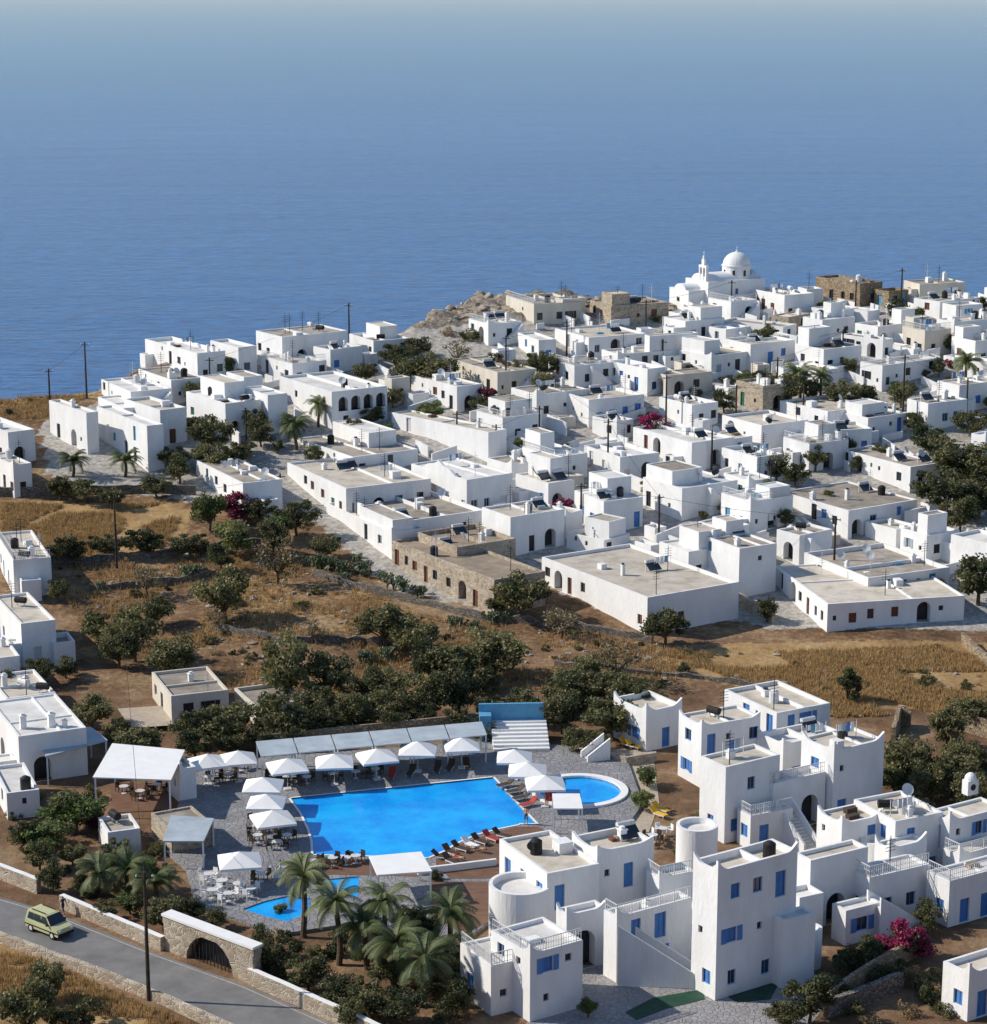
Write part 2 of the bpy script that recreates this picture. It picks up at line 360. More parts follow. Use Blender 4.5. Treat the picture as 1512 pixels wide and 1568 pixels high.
def house(ul,uc,ur,vt,h,yaw=33,roof=None,wallm='white',dens=.7,name='whitewashed_house',cols=None,storeys=None,ops=None,upper=None,items=None,seed=None,ph=None,shut=.1,dx=None,dy=None,loc=None,base=-3,rail=None,humps=None,stair=None,annex=None,arch=.08,xops=None):
    R=random.Random(seed if seed is not None else int(ul*7+uc*13+vt*3)); 
    p=G(uc,vt,h) if loc is None else loc; top=p+Vector((0,0,h))
    yr=math.radians(yaw+(R.uniform(-4,4) if ops is None else 0)); ex=Vector((math.cos(yr),math.sin(yr),0)); ey=Vector((-math.sin(yr),math.cos(yr),0))
    Lb=dx or max(1.5,min(32,slen(top,ex,ur))); La=dy or max(1.5,min(32,slen(top,ey,ul)))
    if ph is None: ph=R.choice([.18,.22,.3,.4,.55])
    roof=roof or R.choice(['r_cream','r_cream','r_cream','r_white','r_grey','r_white','r_grey'])
    cols=cols or R.choice([['blue'],['blue','dark'],['brownp','dark'],['dark','metal'],['teal','dark'],['green','dark'],['dark'],['dark','brownp'],['dark','panel']])
    root=empty(name,p,yr); w=MB();r=MB();n=MB()
    O={i:autoops(L,h,dens,R,cols,storeys,shut,arch) for i,L in enumerate((Lb,La,Lb,La))}
    if ops: O.update(ops(La,Lb))
    cor=[p,p+ex*Lb,p+ex*Lb+ey*La,p+ey*La]; dr=[ex,ey,-ex,-ey]
    if not ops:
        for i in range(4):
            out=[]
            for o in O[i]:
                q=cor[i]+dr[i]*((o[0]+o[1])/2); g=T0(q.x,q.y)-p.z
                g=max(-1.5,g) if g<.25 else g
                if abs(g)<.25: g=0
                if o[3]+g<h-.25: out.append((o[0],o[1],o[2]+g,o[3]+g)+tuple(o[4:]))
            O[i]=out
    if xops:
        for i,l_ in xops(La,Lb).items(): O[i]=[o for o in O[i] if not any(o[0]<q[1]+.3 and o[1]>q[0]-.3 for q in l_)]+l_
    block(w,r,n,0,Lb,0,La,base,h,wallm,roof,O,ph)
    zr=h-ph; big=min(La,Lb)>4.2
    if upper is None: upper=R.random()<.4 and big
    if upper:
        a=R.uniform(.3,.7); b_=R.uniform(.3,.7); hh=R.uniform(1.4,3.0)
        X0=R.choice([.3,Lb*(1-a)-.3]); Y1=R.choice([La-.3,La-.3,.3+La*b_])
        block(w,r,n,X0,X0+Lb*a,Y1-La*b_,Y1,zr-.02,zr+hh,wallm,R.choice(['r_white','r_cream','r_grey']),{0:autoops(Lb*a,hh,.7,R,cols),3:autoops(La*b_,hh,.6,R,cols)},.12,.2)
    k=(R.randint(3,8) if big else R.randint(0,2)) if items is None else items
    for i in range(k):
        x=R.uniform(.8,max(.9,Lb-.8)); y=R.uniform(.6,max(.7,La*.75))
        t=R.choice(['chim','chim','tank','vtank','dish','ant','ant','panel','step','step','junk','chim','laundry'])
        if t=='laundry' and (x<1.5 or x>Lb-1.5): t='ant'
        if t=='chim': chimney(r,x,y,zr,R)
        elif min(La,Lb)>2.5: roofitem(r,t,x,y,zr,R)
    if R.random()<.55 and Lb>5.5: x=Lb*R.uniform(.35,.65); r.box(x-.1,x+.1,.24,La-.24,zr,zr+ph*.9,wallm)
    if R.random()<.4 and La>7: y=La*R.uniform(.35,.65); r.box(.24,Lb-.24,y-.1,y+.1,zr,zr+ph*.8,wallm)
    if humps or (humps is None and R.random()<.2):
        L_=R.uniform(1.0,1.8); H_=R.uniform(.5,.9); hump(w,(0,0),(1,0),(0,1),h,min(L_,Lb*.4),H_,.24,wallm); hump(w,(0,0),(0,1),(1,0),h,min(L_,La*.4),H_,.24,wallm)
        if humps: hump(w,(Lb,0),(-1,0),(0,1),h,min(L_,Lb*.4),H_*.8,.24,wallm); hump(w,(0,La),(0,-1),(1,0),h,min(L_,La*.4),H_*.8,.24,wallm)
    if rail or (rail is None and R.random()<.08 and big):
        railing(n,(.1,.1),(Lb-.1,.1),h); railing(n,(.1,.1),(.1,La-.1),h)
    st=stair if stair is not None else (R.random()<.22 and Lb>5 and h<4.6)
    if st:
        ns=int((h-ph)/.24); run=min(.3,(Lb-.6)/ns); x0=Lb-.2-ns*run; sg=R.random()<.5
        for i in range(ns):
            xa=x0+i*run; zt=(i+1)*.24 if sg else (ns-i)*.24
            w.box(xa,xa+run,-1.0,-.003,-2,zt,'white')
    ax=annex if annex is not None else (R.random()<.3 and not st and big)
    if ax:
        a=R.uniform(1.8,3.2); hh=R.uniform(1.7,min(2.9,h-.4)); dd=R.uniform(1.2,2.4)
        if R.random()<.5: x0=R.uniform(0,Lb-a) if Lb>a else 0; block(w,r,n,x0,x0+min(a,Lb),-dd,-.004,-2.5,hh,wallm,'r_white',{0:autoops(a,hh,.7,R,cols)},.2,.18)
        else: y0=R.uniform(0,La-a) if La>a else 0; block(w,r,n,-dd,-.004,y0,y0+min(a,La),-2.5,hh,wallm,'r_white',{3:autoops(a,hh,.7,R,cols)},.2,.18)
    w.obj('walls',root); r.obj('roof',root); n.obj('windows_and_doors',root)
    FOOT.append((p,ex,ey,La,Lb))
    return root,p,ex,ey,La,Lb
# ---------------------------------------------------------------- terrain mesh
def build_terrain():
    xs=list(np.arange(-900,-120,40))+list(np.arange(-120,120.1,1.3))+list(np.arange(160,901,40))
    ys=list(np.arange(-600,100,25))+list(np.arange(100,446,1.3))+list(np.arange(450,640,10))
    vill=gp([(60,650),(150,615),(300,540),(650,505),(1040,476),(1512,460),(1700,460),(1700,990),(1480,965),(1190,965),(1130,950),(990,962),(830,895),(740,935),(600,900),(490,800),(300,770),(75,730)])
    g1=gp([(-200,765),(285,768),(290,815),(200,850),(-200,870)]); g2=gp([(1130,985),(1700,985),(1700,1110),(1200,1075),(1000,1010)]); g3=gp([(-300,1440),(0,1440),(330,1600),(-300,1700)]); g4=gp([(640,1030),(780,1030),(760,1060),(640,1060)]); g5=gp([(-200,600),(150,600),(80,640),(-200,650)]); g6=gp([(360,880),(560,900),(660,950),(560,980),(380,950)])
    rk=gp([(620,505),(740,452),(890,450),(1045,470),(1040,500),(860,505),(720,512),(620,520)])
    V=[];Z=[]
    for y in ys:
        for x in xs:
            z=T0(x,y); e=y-yedge(x)
            rocky=inpoly(x,y,rk)
            if rocky: z+=abs(noise.noise(Vector((x*.2,y*.2,9))))*2.2
            if e>0:
                z-=min(225,e*2.6+6*abs(noise.noise(Vector((x*.08,y*.08,5))))*min(1,e/3))
            V.append((x,y,z))
            gr=1.0 if (inpoly(x,y,g1) or inpoly(x,y,g2) or inpoly(x,y,g3) or inpoly(x,y,g4) or inpoly(x,y,g5)) else (.5 if inpoly(x,y,g6) else (.35 if y>235 else 0.))
            Z.append((1.0 if inpoly(x,y,vill) else 0., gr, 1.0 if (rocky or e>-.5) else 0.,1.))
    nx=len(xs); F=[]
    for j in range(len(ys)-1):
        for i in range(nx-1): F.append((j*nx+i,j*nx+i+1,(j+1)*nx+i+1,(j+1)*nx+i))
    me=bpy.data.meshes.new('ground'); me.from_pydata(V,[],F); me.materials.append(M['ground'])
    ca=me.color_attributes.new('zone','FLOAT_COLOR','POINT'); ca.data.foreach_set('color',np.array(Z,dtype=np.float32).ravel())
    me.polygons.foreach_set('use_smooth',[True]*len(F))
    link(bpy.data.objects.new('ground',me))
build_terrain()
s=MB(); s.poly([(-120000,-120000,-200),(120000,-120000,-200),(120000,120000,-200),(-120000,120000,-200)],'sea'); s.obj('sea')
# thin marine haze lying over the open water
hz=bpy.data.materials.new('marine_haze'); hz.use_nodes=True; nt=hz.node_tree; nt.nodes.remove(nt.nodes['Principled BSDF'])
vs=nt.nodes.new('ShaderNodeVolumeScatter'); vs.inputs['Color'].default_value=(.40,.66,1,1); vs.inputs['Density'].default_value=1.1e-4; vs.inputs['Anisotropy'].default_value=0.0
nt.links.new(vs.outputs[0],nt.nodes['Material Output'].inputs['Volume']); M['haze']=hz
s=MB(); s.box(-50000,50000,580,90000,-199.5,40,'haze'); s.obj('sea_haze')
# ---------------------------------------------------------------- listed village houses
L=[ # left cluster
(75,132,150,632,6.0,33,{'base':-2,'upper':False,'dens':.5}),(148,225,250,652,6.6,33,{'roof':'r_white','dens':.5}),(-40,12,53,662,5,33,{}),(-40,20,48,712,4.6,33,{'dy':9}),
(155,200,262,600,4.5,33,{'roof':'r_white'}),(222,302,345,541,4.8,33,{'roof':'r_white'}),(322,365,393,532,4.6,33,{}),(392,432,532,516,5,33,{'upper':False,'dens':.9}),
(212,262,312,582,3.8,33,{}),(285,345,400,618,5.4,33,{}),(372,410,440,605,5.8,33,{}),(535,572,627,522,3.2,33,{}),(589,600,628,580,4.2,33,{'wallm':'cream'}),
(190,245,285,628,5.4,33,{}),(300,372,432,740,4.4,30,{'roof':'r_grey','upper':False,'annex':True}),(400,448,500,557,3.6,33,{}),(150,190,230,625,4,33,{}),
(600,748,776,662,4.3,40,{'roof':'r_cream','upper':False,'dens':.25,'annex':False}),(440,530,660,748,4.2,33,{'roof':'r_cream','dens':.95,'cols':['green','brownp','dark'],'upper':False,'stair':False,'annex':False}),
(455,540,640,700,3.2,33,{'roof':'r_grey'}),
(500,600,650,815,3.6,30,{'roof':'r_cream','dens':.5}),(520,620,742,798,4.0,30,{'roof':'r_grey','upper':False}),
(738,782,865,792,5.2,30,{'dens':.3}),(830,992,1132,915,4.5,28,{'roof':'r_cream','upper':False,'cols':['dark','brownp'],'annex':False,'stair':False,'items':6,'dens':.45}),
(880,925,985,768,4.6,30,{'cols':['blue']}),(1062,1133,1190,840,6.2,30,{'dens':.4}),(985,1045,1130,748,4.4,33,{}),(1188,1268,1478,925,3.4,10,{'roof':'r_cream','upper':False,'dens':.7,'cols':['dark','brownp'],'stair':False}),
(1232,1330,1455,885,3.4,25,{}),(1195,1300,1405,782,3.8,30,{'roof':'r_grey','upper':False}),(1290,1395,1442,715,3.6,33,{'roof':'r_grey','upper':False}),
(970,1060,1125,678,4.4,33,{'dens':.4}),(1195,1268,1337,630,3.6,33,{'roof':'r_cream'}),(783,822,900,604,4,33,{}),(858,902,987,612,4.2,30,{'cols':['blue'],'dens':.95,'upper':False}),
(932,992,1020,565,4.2,38,{'cols':['blue'],'dens':.95,'roof':'r_white','upper':False}),(1000,1022,1092,575,3.5,30,{'wallm':'cream','roof':'r_grey'}),(630,700,738,592,4,33,{}),(690,762,822,570,4,33,{'wallm':'cream'}),
(718,748,800,496,3.5,25,{}),(775,818,892,466,3.6,25,{'wallm':'cream','roof':'r_grey','upper':False}),(850,862,897,458,4.2,25,{'wallm':'cream','upper':False}),(850,902,990,517,3.4,30,{}),
(1147,1202,1247,452,4.4,33,{'cols':['brownp'],'upper':False}),(1250,1318,1352,434,4,33,{'wallm':'stone','roof':'r_brown','name':'stone_house','upper':False}),(1340,1362,1392,446,3,30,{'wallm':'stone','roof':'r_brown','name':'stone_house','upper':False}),
(1085,1120,1160,462,3.5,33,{'upper':False}),(1400,1440,1500,462,3,33,{'upper':False}),(1435,1462,1560,493,4.4,25,{'cols':['blue','dark'],'dens':.9}),(1310,1345,1405,500,3.6,33,{}),
(1108,1150,1218,527,4.2,33,{'cols':['blue','brownp']}),(1218,1262,1320,535,4.2,33,{}),(1318,1352,1440,560,4,33,{}),(1390,1422,1482,618,4.2,33,{'cols':['teal']}),(1436,1470,1540,590,4.4,33,{}),
(1488,1510,1570,668,4,33,{}),(1015,1050,1110,492,3.6,33,{}),(1040,1090,1150,545,3.6,33,{}),(1105,1160,1200,700,4,33,{}),(1200,1240,1300,680,4,33,{}),(1105,1150,1215,768,4.4,33,{}),
(1190,1225,1275,820,4,33,{}),(895,950,1010,700,4,33,{}),(800,850,900,700,4,33,{}),(730,770,830,640,4,33,{}),(1010,1060,1100,620,3.6,33,{}),(840,880,940,560,3.6,33,{}),
(1380,1420,1470,820,3.5,30,{}),(790,840,880,740,4,33,{}),(1010,1055,1110,845,4,30,{}),(1290,1330,1390,640,3.4,33,{}),(1230,1260,1310,490,3.6,33,{}),
]
for ul,uc,ur,vt,h,yaw,kw in L: house(ul,uc,ur,vt,h,yaw,**kw)
def arches(La,Lb):
    o=[]; w=Lb/6.2; x=Lb*.12
    for i in range(4): o.append((x,x+w*1.05,2.6,2.6+2.1,'arch','dark')); x+=w*1.4
    o.append((Lb*.2,Lb*.2+.9,.4,1.9,'door','dark'))
    return {0:o,3:[(La*.3,La*.3+.8,3.2,4.2,'win','dark')]}
house(428,508,593,600,5.6,33,roof='r_white',ops=arches,upper=False)
r_,p_,ex_,ey_,La_,Lb_=house(630,715,785,735,5.0,33,roof='r_white',upper=False)
gm=MB(); A=[(.2*La_,5.0),(.3*La_,5.7),(.42*La_,6.0),(.5*La_,6.5),(.58*La_,6.0),(.7*La_,5.7),(.8*La_,5.0)]
for a,b_ in zip(A,A[1:]):
    gm.poly([(0.01,a[0],5),(0.01,b_[0],5),(0.01,b_[0],b_[1]),(0.01,a[0],a[1])],'white'); gm.poly([(.4,b_[0],5),(.4,a[0],5),(.4,a[0],a[1]),(.4,b_[0],b_[1])],'white'); gm.poly([(.01,a[0],a[1]),(.01,b_[0],b_[1]),(.4,b_[0],b_[1]),(.4,a[0],a[1])],'white')
gm.obj('gable',r_)
house(600,757,835,888,4.8,30,roof='r_brown',wallm='stonew',name='stone_house',upper=False,dens=.95,cols=['dark','brownp'],annex=False,stair=False,humps=False,rail=False,shut=0)
house(640,700,790,838,4.6,30,roof='r_brown',wallm='stonew',name='stone_house',upper=False,annex=False,stair=False)
# church
def church():
    p=G(1085,432,5.0); yr=math.radians(28); root=empty('domed_church',p,yr)
    w=MB();r=MB();n=MB()
    block(w,r,n,0,11.5,0,7,-3,5,'white','r_white',{0:[(2,2.8,.1,2.2,'door','blue'),(5.5,6.1,2.6,3.6,'win','blue')],3:[(3,4.1,.1,2.4,'door','dark')]},.3)
    block(w,r,n,-3.2,-.01,1.0,7,-3,3.6,'white','r_white',{3:[(2.3,3.2,.1,2.2,'door','dark')]},.2)
    for (x0,x1,yc,rad,zb) in ((.4,11.1,3.5,2.3,4.7),(-3.0,0,4.0,1.8,3.4)):
        A=[(yc+rad*math.cos(math.pi*i/12),zb+rad*.62*math.sin(math.pi*i/12)) for i in range(13)]
        for a,b_ in zip(A,A[1:]): r.poly([(x0,a[0],a[1]),(x1,a[0],a[1]),(x1,b_[0],b_[1]),(x0,b_[0],b_[1])],'white')
        for x in (x0,x1): r.poly([(x,*q) for q in A],'white')
    d=MB(); c=(8.0,3.5); d.tube((*c,4.6),(*c,7.0),2.45,2.45,'white',24); d.tube((*c,7.0),(*c,7.15),2.6,2.6,'white',24); d.dome((*c,7.15),2.35,'white',.92,28,10); d.tube((*c,9.2),(*c,9.6),.25,.18,'white',10)
    d.box(c[0]-.04,c[0]+.04,c[1]-.04,c[1]+.04,9.6,10.3,'metal'); d.box(c[0]-.25,c[0]+.25,c[1]-.03,c[1]+.03,9.95,10.03,'metal')
    for i in range(8):
        t=i*math.pi/4; q=Vector((c[0]+2.47*math.cos(t),c[1]+2.47*math.sin(t),5.9)); m_=Matrix.Translation(q)@Matrix.Rotation(t,4,'Z'); d.box(-.02,.02,-.22,.22,-.5,.5,'dark',m_)
    g=MB()
    for y in (0,.95,1.9): g.box(.3,.8,1.2+y,1.5+y,4.9,7.2,'white')
    g.box(.28,.82,1.15,3.45,7.2,7.6,'white'); g.box(.35,.75,1.9,2.7,7.6,8.6,'white'); g.box(.4,.7,2.15,2.45,8.6,9.2,'white'); g.box(.52,.58,2.27,2.33,9.2,10,'metal'); g.box(.52,.58,2.05,2.55,9.6,9.67,'metal')
    for y in (1.72,2.67): g.tube((.55,y,6.3),(.55,y,6.8),.25,.1,'brownp',8)
    w.obj('walls',root); r.obj('vaulted_roof',root,smooth=False); n.obj('windows_and_doors',root); d.obj('dome',root); g.obj('bell_gable',root)
    FOOT.append((p,Vector((math.cos(yr),math.sin(yr),0)),Vector((-math.sin(yr),math.cos(yr),0)),7,11.5))
church()
TL="""102 835 28 dark;160 822 28 dark;215 818 33 dark;345 905 42 olive;425 850 40 sparse;205 960 48 olive;265 988 45 olive;180 985 35 dark;440 1022 52 olive;500 1030 40 olive;590 940 48 olive;635 965 38 olive;700 1000 45 olive;760 980 50 olive;800 905 42 olive;770 915 28 olive;860 940 35 sparse;1020 948 36 olive;300 1105 35 dark;350 1085 48 dark;420 1095 40 dark;480 1092 38 dark;540 1078 36 dark;600 1068 38 dark;655 1060 40 dark;705 1055 38 dark;560 1100 30 shrub;510 1105 30 dshrub;880 1040 45 olive;930 1085 45 dark;965 1065 42 dark;900 1015 30 olive;860 1085 36 olive;945 1000 42 sparse;1300 1040 27 cone;1390 1165 42 olive;1420 1190 40 dark;1450 1110 35 olive;1490 1075 35 olive;1460 1170 45 olive;1490 1200 40 dark;215 1120 40 olive;140 1078 35 olive;180 1110 30 olive;60 1020 28 dark;430 1455 38 dark;470 1480 35 dark;520 1500 40 dark;560 1520 38 dark;620 1530 40 dark;700 1520 35 dark;650 1420 36 dark;690 1450 40 dark;620 1395 30 dark;110 1225 48 fresh;75 1260 38 fresh;140 1250 20 boug;250 1390 35 dark;290 1380 28 dark;60 1300 30 dark;1480 700 55 olive;1445 740 45 dark;1430 675 36 dark;1375 470 24 dshrub;1400 480 20 dshrub;1205 582 35 dark;1160 572 25 dark;1290 590 32 dark;640 522 25 dark;665 550 36 olive;605 540 26 dark;700 530 26 sparse;630 560 28 dark;745 605 20 boug;320 660 32 dark;325 690 30 dark;275 710 28 dark;370 680 28 dark;320 780 30 fresh;360 812 36 fresh;365 765 34 boug;400 775 24 dark;290 820 28 dark;455 782 34 dark;420 820 30 olive;225 880 30 sparse;500 830 22 dark;830 555 24 dark;1500 880 42 dark;1395 1430 42 boug;1335 1445 34 dark;1300 1465 32 dark;1240 1525 40 dark;1200 1545 30 olive;1325 1362 26 olive;1360 1480 30 dark;993 1180 24 fresh;865 1035 30 dark;1190 715 22 olive;1220 720 24 dark;1000 650 24 boug;570 630 20 dark;660 620 22 fresh;1050 855 16 fresh;460 1325 15 fresh;1200 1400 12 boug;900 1540 18 fresh;800 1520 18 dark;70 1500 36 olive;40 1540 50 olive;120 1550 40 shrub;670 1340 12 dark;1450 1540 24 shrub;985 1222 18 fresh;1070 1252 18 olive;780 1440 16 olive;850 1440 14 olive;370 570 22 dark;1140 575 18 fresh;1420 660 26 dark;1270 760 14 dark;1175 930 20 dark;870 1060 34 dark;800 1075 30 dark;
240 930 30 olive;150 950 32 dark;480 960 22 sparse;660 1010 36 dark;600 1030 34 olive;740 1040 30 dark;560 1050 32 dark;480 1065 34 dark;750 1075 30 dark;330 940 22 sparse;90 900 20 dark;1420 1040 16 shrub;1480 1150 36 dark;1400 1220 30 dark;1370 1190 30 dark;660 1490 34 dark;600 1480 34 dark;560 1450 30 dark;540 1540 34 dark;400 1440 26 dark;720 1480 28 dark;1270 1500 32 dark;1420 1400 26 dark;1360 1440 28 boug;200 1375 24 fresh;160 1385 24 dark;110 1300 24 dark;40 1270 30 dark;990 1060 36 dark;940 1040 36 olive;520 590 16 dark;430 800 26 fresh;340 850 22 dark;950 790 12 dark;560 560 22 dark;
300 1130 30 dark;350 1125 28 dark;400 1122 26 dark;450 1118 28 dark;740 1110 24 dark;700 1090 28 dark;650 1085 28 dark;600 1095 28 olive;880 1130 22 dark;910 1120 30 dark;180 1300 30 dark;220 1320 22 fresh;130 1340 26 dark;80 1340 26 dark;330 1400 20 dark;1040 1300 12 olive;1230 1450 16 dark;1190 1480 14 dark;130 740 26 dark;240 735 24 dark;170 755 22 dark;90 745 20 olive;265 690 26 dark;400 660 22 dark;350 640 20 olive;45 945 22 dark;100 1010 26 dark;20 1040 26 dark;1150 1060 14 olive;700 1395 16 dark;430 1385 14 fresh;
1500 745 44 olive;1470 780 34 dark;1490 640 26 dark;1380 600 22 dark;1240 585 26 olive;830 585 22 olive;860 700 14 dark;1110 610 20 dark;590 650 18 fresh;540 650 18 dark;790 560 22 dark;760 550 20 olive;1330 600 22 dark;1060 700 14 fresh;480 690 20 dark;300 640 24 dark;390 640 24 dark;1250 700 20 olive;1350 690 18 dark;930 745 12 fresh;720 510 18 shrub;690 505 18 dry;1000 485 14 shrub;1030 740 14 dark"""
TL=[t_.split() for t_ in TL.replace('\n','').split(';')]
PALMS=[(112,705,2.2,1),(192,705,2.2,1),(488,620,3.2,0),(452,655,3.2,0),(1258,575,3.2,0),(150,1335,2.2,1),(238,1350,2.2,1),(195,1330,2.2,1),(465,1355,4.5,2),(518,1395,4.5,2),(590,1385,4.5,2),(560,1425,3.2,0),(650,1480,3.2,0),(605,1450,3.2,0),(690,1410,3.2,0),(1480,560,3.2,0),(1225,580,3.2,0)]
for a in [(float(t[0]),float(t[1])) for t in TL if 450<float(t[1])<900]+[(a[0],a[1]+15) for a in PALMS if a[1]<800]:
    p=G(*a,2.0); FOOT.append((p-Vector((1.8,1.8,0)),Vector((1,0,0)),Vector((0,1,0)),3.6,3.6))
# ---------------------------------------------------------------- fill the dense quarter
VP=[(150,612),(250,575),(420,545),(560,540),(640,600),(700,580),(740,520),(850,500),(1030,490),(1060,470),(1250,455),(1400,465),(1600,470),(1600,640),(1440,640),(1420,760),(1600,790),(1600,900),(1480,930),(1200,900),(1150,920),(1000,880),(860,860),(760,850),(640,790),(520,770),(450,700),(330,725),(240,700),(150,650)]
VPW=gp(VP)
def rectpts(p,ex,ey,La,Lb,m=.0):
    return [p+ex*(Lb*a)+ey*(La*b_) for a in (m,.25,.5,.75,1-m) for b_ in (m,.25,.5,.75,1-m)]
def inside(q,f,mg):
    p,ex,ey,La,Lb=f; d=q-p; a=d.x*ex.x+d.y*ex.y; b_=d.x*ey.x+d.y*ey.y; return -mg<a<Lb+mg and -mg<b_<La+mg
def free(p,ex,ey,La,Lb,mg):
    for f in FOOT:
        if (f[0]-p).length>45: continue
        if any(inside(q,f,mg) for q in rectpts(p,ex,ey,La,Lb)): return False
        if any(inside(q,(p,ex,ey,La,Lb),mg) for q in rectpts(*f)): return False
    return True
RR=random.Random(12); xs_=[q[0] for q in VPW]; ys_=[q[1] for q in VPW]; nfill=0
for (n,lo,hi,mg,hmin,hmax) in ((1200,8,16,.35,2.7,4.4),(800,5,9,.4,2.3,4.8),(500,3.0,6,.4,2,3.6),(600,1.6,3.6,.3,1.2,2.6)):
    for _ in range(n):
        x=RR.uniform(min(xs_),max(xs_)); y=RR.uniform(min(ys_),max(ys_))
        if not inpoly(x,y,VPW): continue
        La=RR.uniform(lo,hi);Lb=RR.uniform(lo,hi)
        if lo>4: La,Lb=(La,Lb*RR.uniform(.45,.8)) if RR.random()<.5 else (La*RR.uniform(.45,.8),Lb)
        yw=33+22*noise.noise(Vector((x*.03,y*.03,7)))+RR.uniform(-7,7); yr=math.radians(yw)
        ex=Vector((math.cos(yr),math.sin(yr),0)); ey=Vector((-math.sin(yr),math.cos(yr),0)); p=Vector((x,y,T0(x,y)))
        if y+La>yedge(x)-1 or not free(p,ex,ey,La,Lb,mg): continue
        nfill+=1
        small=lo<2; wm_='white' if RR.random()<.84 else RR.choice(['cream','cream','stonew']); hh=RR.uniform(hmin,hmax)
        if y>375: hh=min(hh,3.4)
        house(int(x*3),int(y*5),0,0,hh,yw,loc=p,dx=Lb,dy=La,wallm=wm_,name='stone_house' if wm_=='stonew' else 'whitewashed_house',dens=.65 if not small else .3,items=None if not small else RR.randint(0,1),roof=None if not small else RR.choice(['r_white','r_cream','white']),rail=False if small else None,humps=False if small else None,upper=False if y>378 else None)
print('houses',len(FOOT),nfill)
# courtyard walls in the lanes
nw=0
for _ in range(1500):
    x=RR.uniform(min(xs_),max(xs_)); y=RR.uniform(min(ys_),max(ys_))
    if not inpoly(x,y,VPW): continue
    yr=math.radians(33+22*noise.noise(Vector((x*.03,y*.03,7)))+RR.choice([0,90])); d=Vector((math.cos(yr),math.sin(yr),0)); ln=RR.uniform(1.5,5); p=Vector((x,y,T0(x,y)))
    if any((f[0]-p).length<40 and any(inside(p+d*(ln*k/4),f,.05) for k in range(5)) for f in FOOT): continue
    mb=MB(); q=p+d*ln; hgt=RR.uniform(1,2); z1=p.z+hgt; z2=T0(q.x,q.y)+hgt; n_=Vector((-d.y,d.x,0))*.25
    P=[p,q,q+n_,p+n_]; Zt=[z1,z2,z2,z1]
    for i in range(4): j=(i+1)%4; mb.poly([(P[i].x,P[i].y,p.z-1.5),(P[j].x,P[j].y,p.z-1.5),(P[j].x,P[j].y,Zt[j]),(P[i].x,P[i].y,Zt[i])],'white')
    mb.poly([(P[i].x,P[i].y,Zt[i]) for i in range(4)],'white'); mb.obj('courtyard_wall'); nw+=1
    if nw>140: break
# ---------------------------------------------------------------- left-side houses
house(0,20,78,858,4.8,20,roof='r_cream',cols=['blue'],upper=False,dy=15,dens=.8,stair=False,shut=.5); house(0,32,85,955,5,22,roof='r_cream',cols=['blue','metal'],upper=False,dy=13,dens=.8,stair=False,annex=True,rail=False)
house(60,82,115,985,2.6,22,upper=False,dy=4); house(0,28,132,1128,4.8,25,roof='r_white',cols=['blue','metal'],upper=False,items=3,dy=12,rail=False,stair=False); house(0,10,85,1070,3.4,25,dy=9,upper=False); house(0,-25,30,1010,3.6,25,dy=8)
house(0,10,60,1215,2.6,25,dy=8,upper=False,roof='r_white',items=1,annex=False,stair=False)
house(220,262,350,1066,3.1,22,roof='r_grey',wallm='cream',cols=['metal','dark'],upper=False,items=1,name='garage',dy=9,stair=False,annex=False,humps=False); house(345,392,470,1082,2.2,22,roof='r_grey',wallm='cream',upper=False,items=0,name='garage',dy=7,stair=False,annex=False)
# ---------------------------------------------------------------- hotel
def hb(ul,uc,ur,vt,h,st=2,yaw=30,roof='r_cream',**k):
    kk=dict(cols=['blue'],upper=False,name='hotel_building',dens=.85,shut=.3,annex=False,stair=False,rail=False,arch=.0); kk.update(k); return house(ul,uc,ur,vt,h,yaw,roof=roof,storeys=st,**kk)
def archop(f0,w,h_,face=0,z=.05): return lambda La,Lb:{face:[((Lb if face==0 else La)*f0,(Lb if face==0 else La)*f0+w,z,z+h_,'arch','dark')]}
hb(1110,1190,1272,1092,5.2,2,items=3); hb(1040,1075,1165,1112,6.2,2,humps=True,items=2); hb(1160,1200,1290,1140,4.6,1,roof='r_white',humps=True,items=2); hb(1228,1278,1355,1150,7,2,humps=True,items=3); hb(1073,1112,1195,1175,7.2,2,humps=False,items=3)
hb(940,990,1045,1090,4.2,1,items=1,humps=True)
hb(1252,1290,1350,1262,5.6,2,humps=True); hb(1308,1372,1445,1258,6,2); hb(1418,1455,1540,1258,5.6,2,humps=True); hb(1218,1242,1330,1318,6,2,xops=archop(.3,1.9,2.6)); hb(1300,1332,1425,1345,4.2,1,roof='r_white',rail=True,items=1); hb(1420,1455,1560,1350,4,1,roof='r_white',rail=True,items=1)
hb(1062,1100,1222,1335,10.4,3,humps=True,items=1); hb(1180,1200,1250,1410,5.6,1,roof='r_white',items=0); hb(990,1010,1065,1345,5.2,1,rail=True,roof='r_white',items=1)
hb(765,838,918,1338,6.6,2,items=3); hb(876,915,1002,1305,7.2,2,humps=True,items=4)
hb(752,812,893,1462,5.4,2,roof='r_white',rail=True,items=1); hb(925,945,1060,1405,5.4,2,roof='r_white',rail=True,items=1); hb(705,752,800,1480,4,1,rail=True,roof='r_white',items=0); hb(1160,1185,1265,1200,4.8,1,roof='r_white',rail=True,xops=archop(.55,1.9,2.9),items=1)
hb(1445,1485,1560,1492,3.8,1,roof='r_cream'); hb(852,868,928,1402,4.8,1,roof='r_white',humps=True,xops=archop(.12,2.2,3.2),dens=0,items=0)
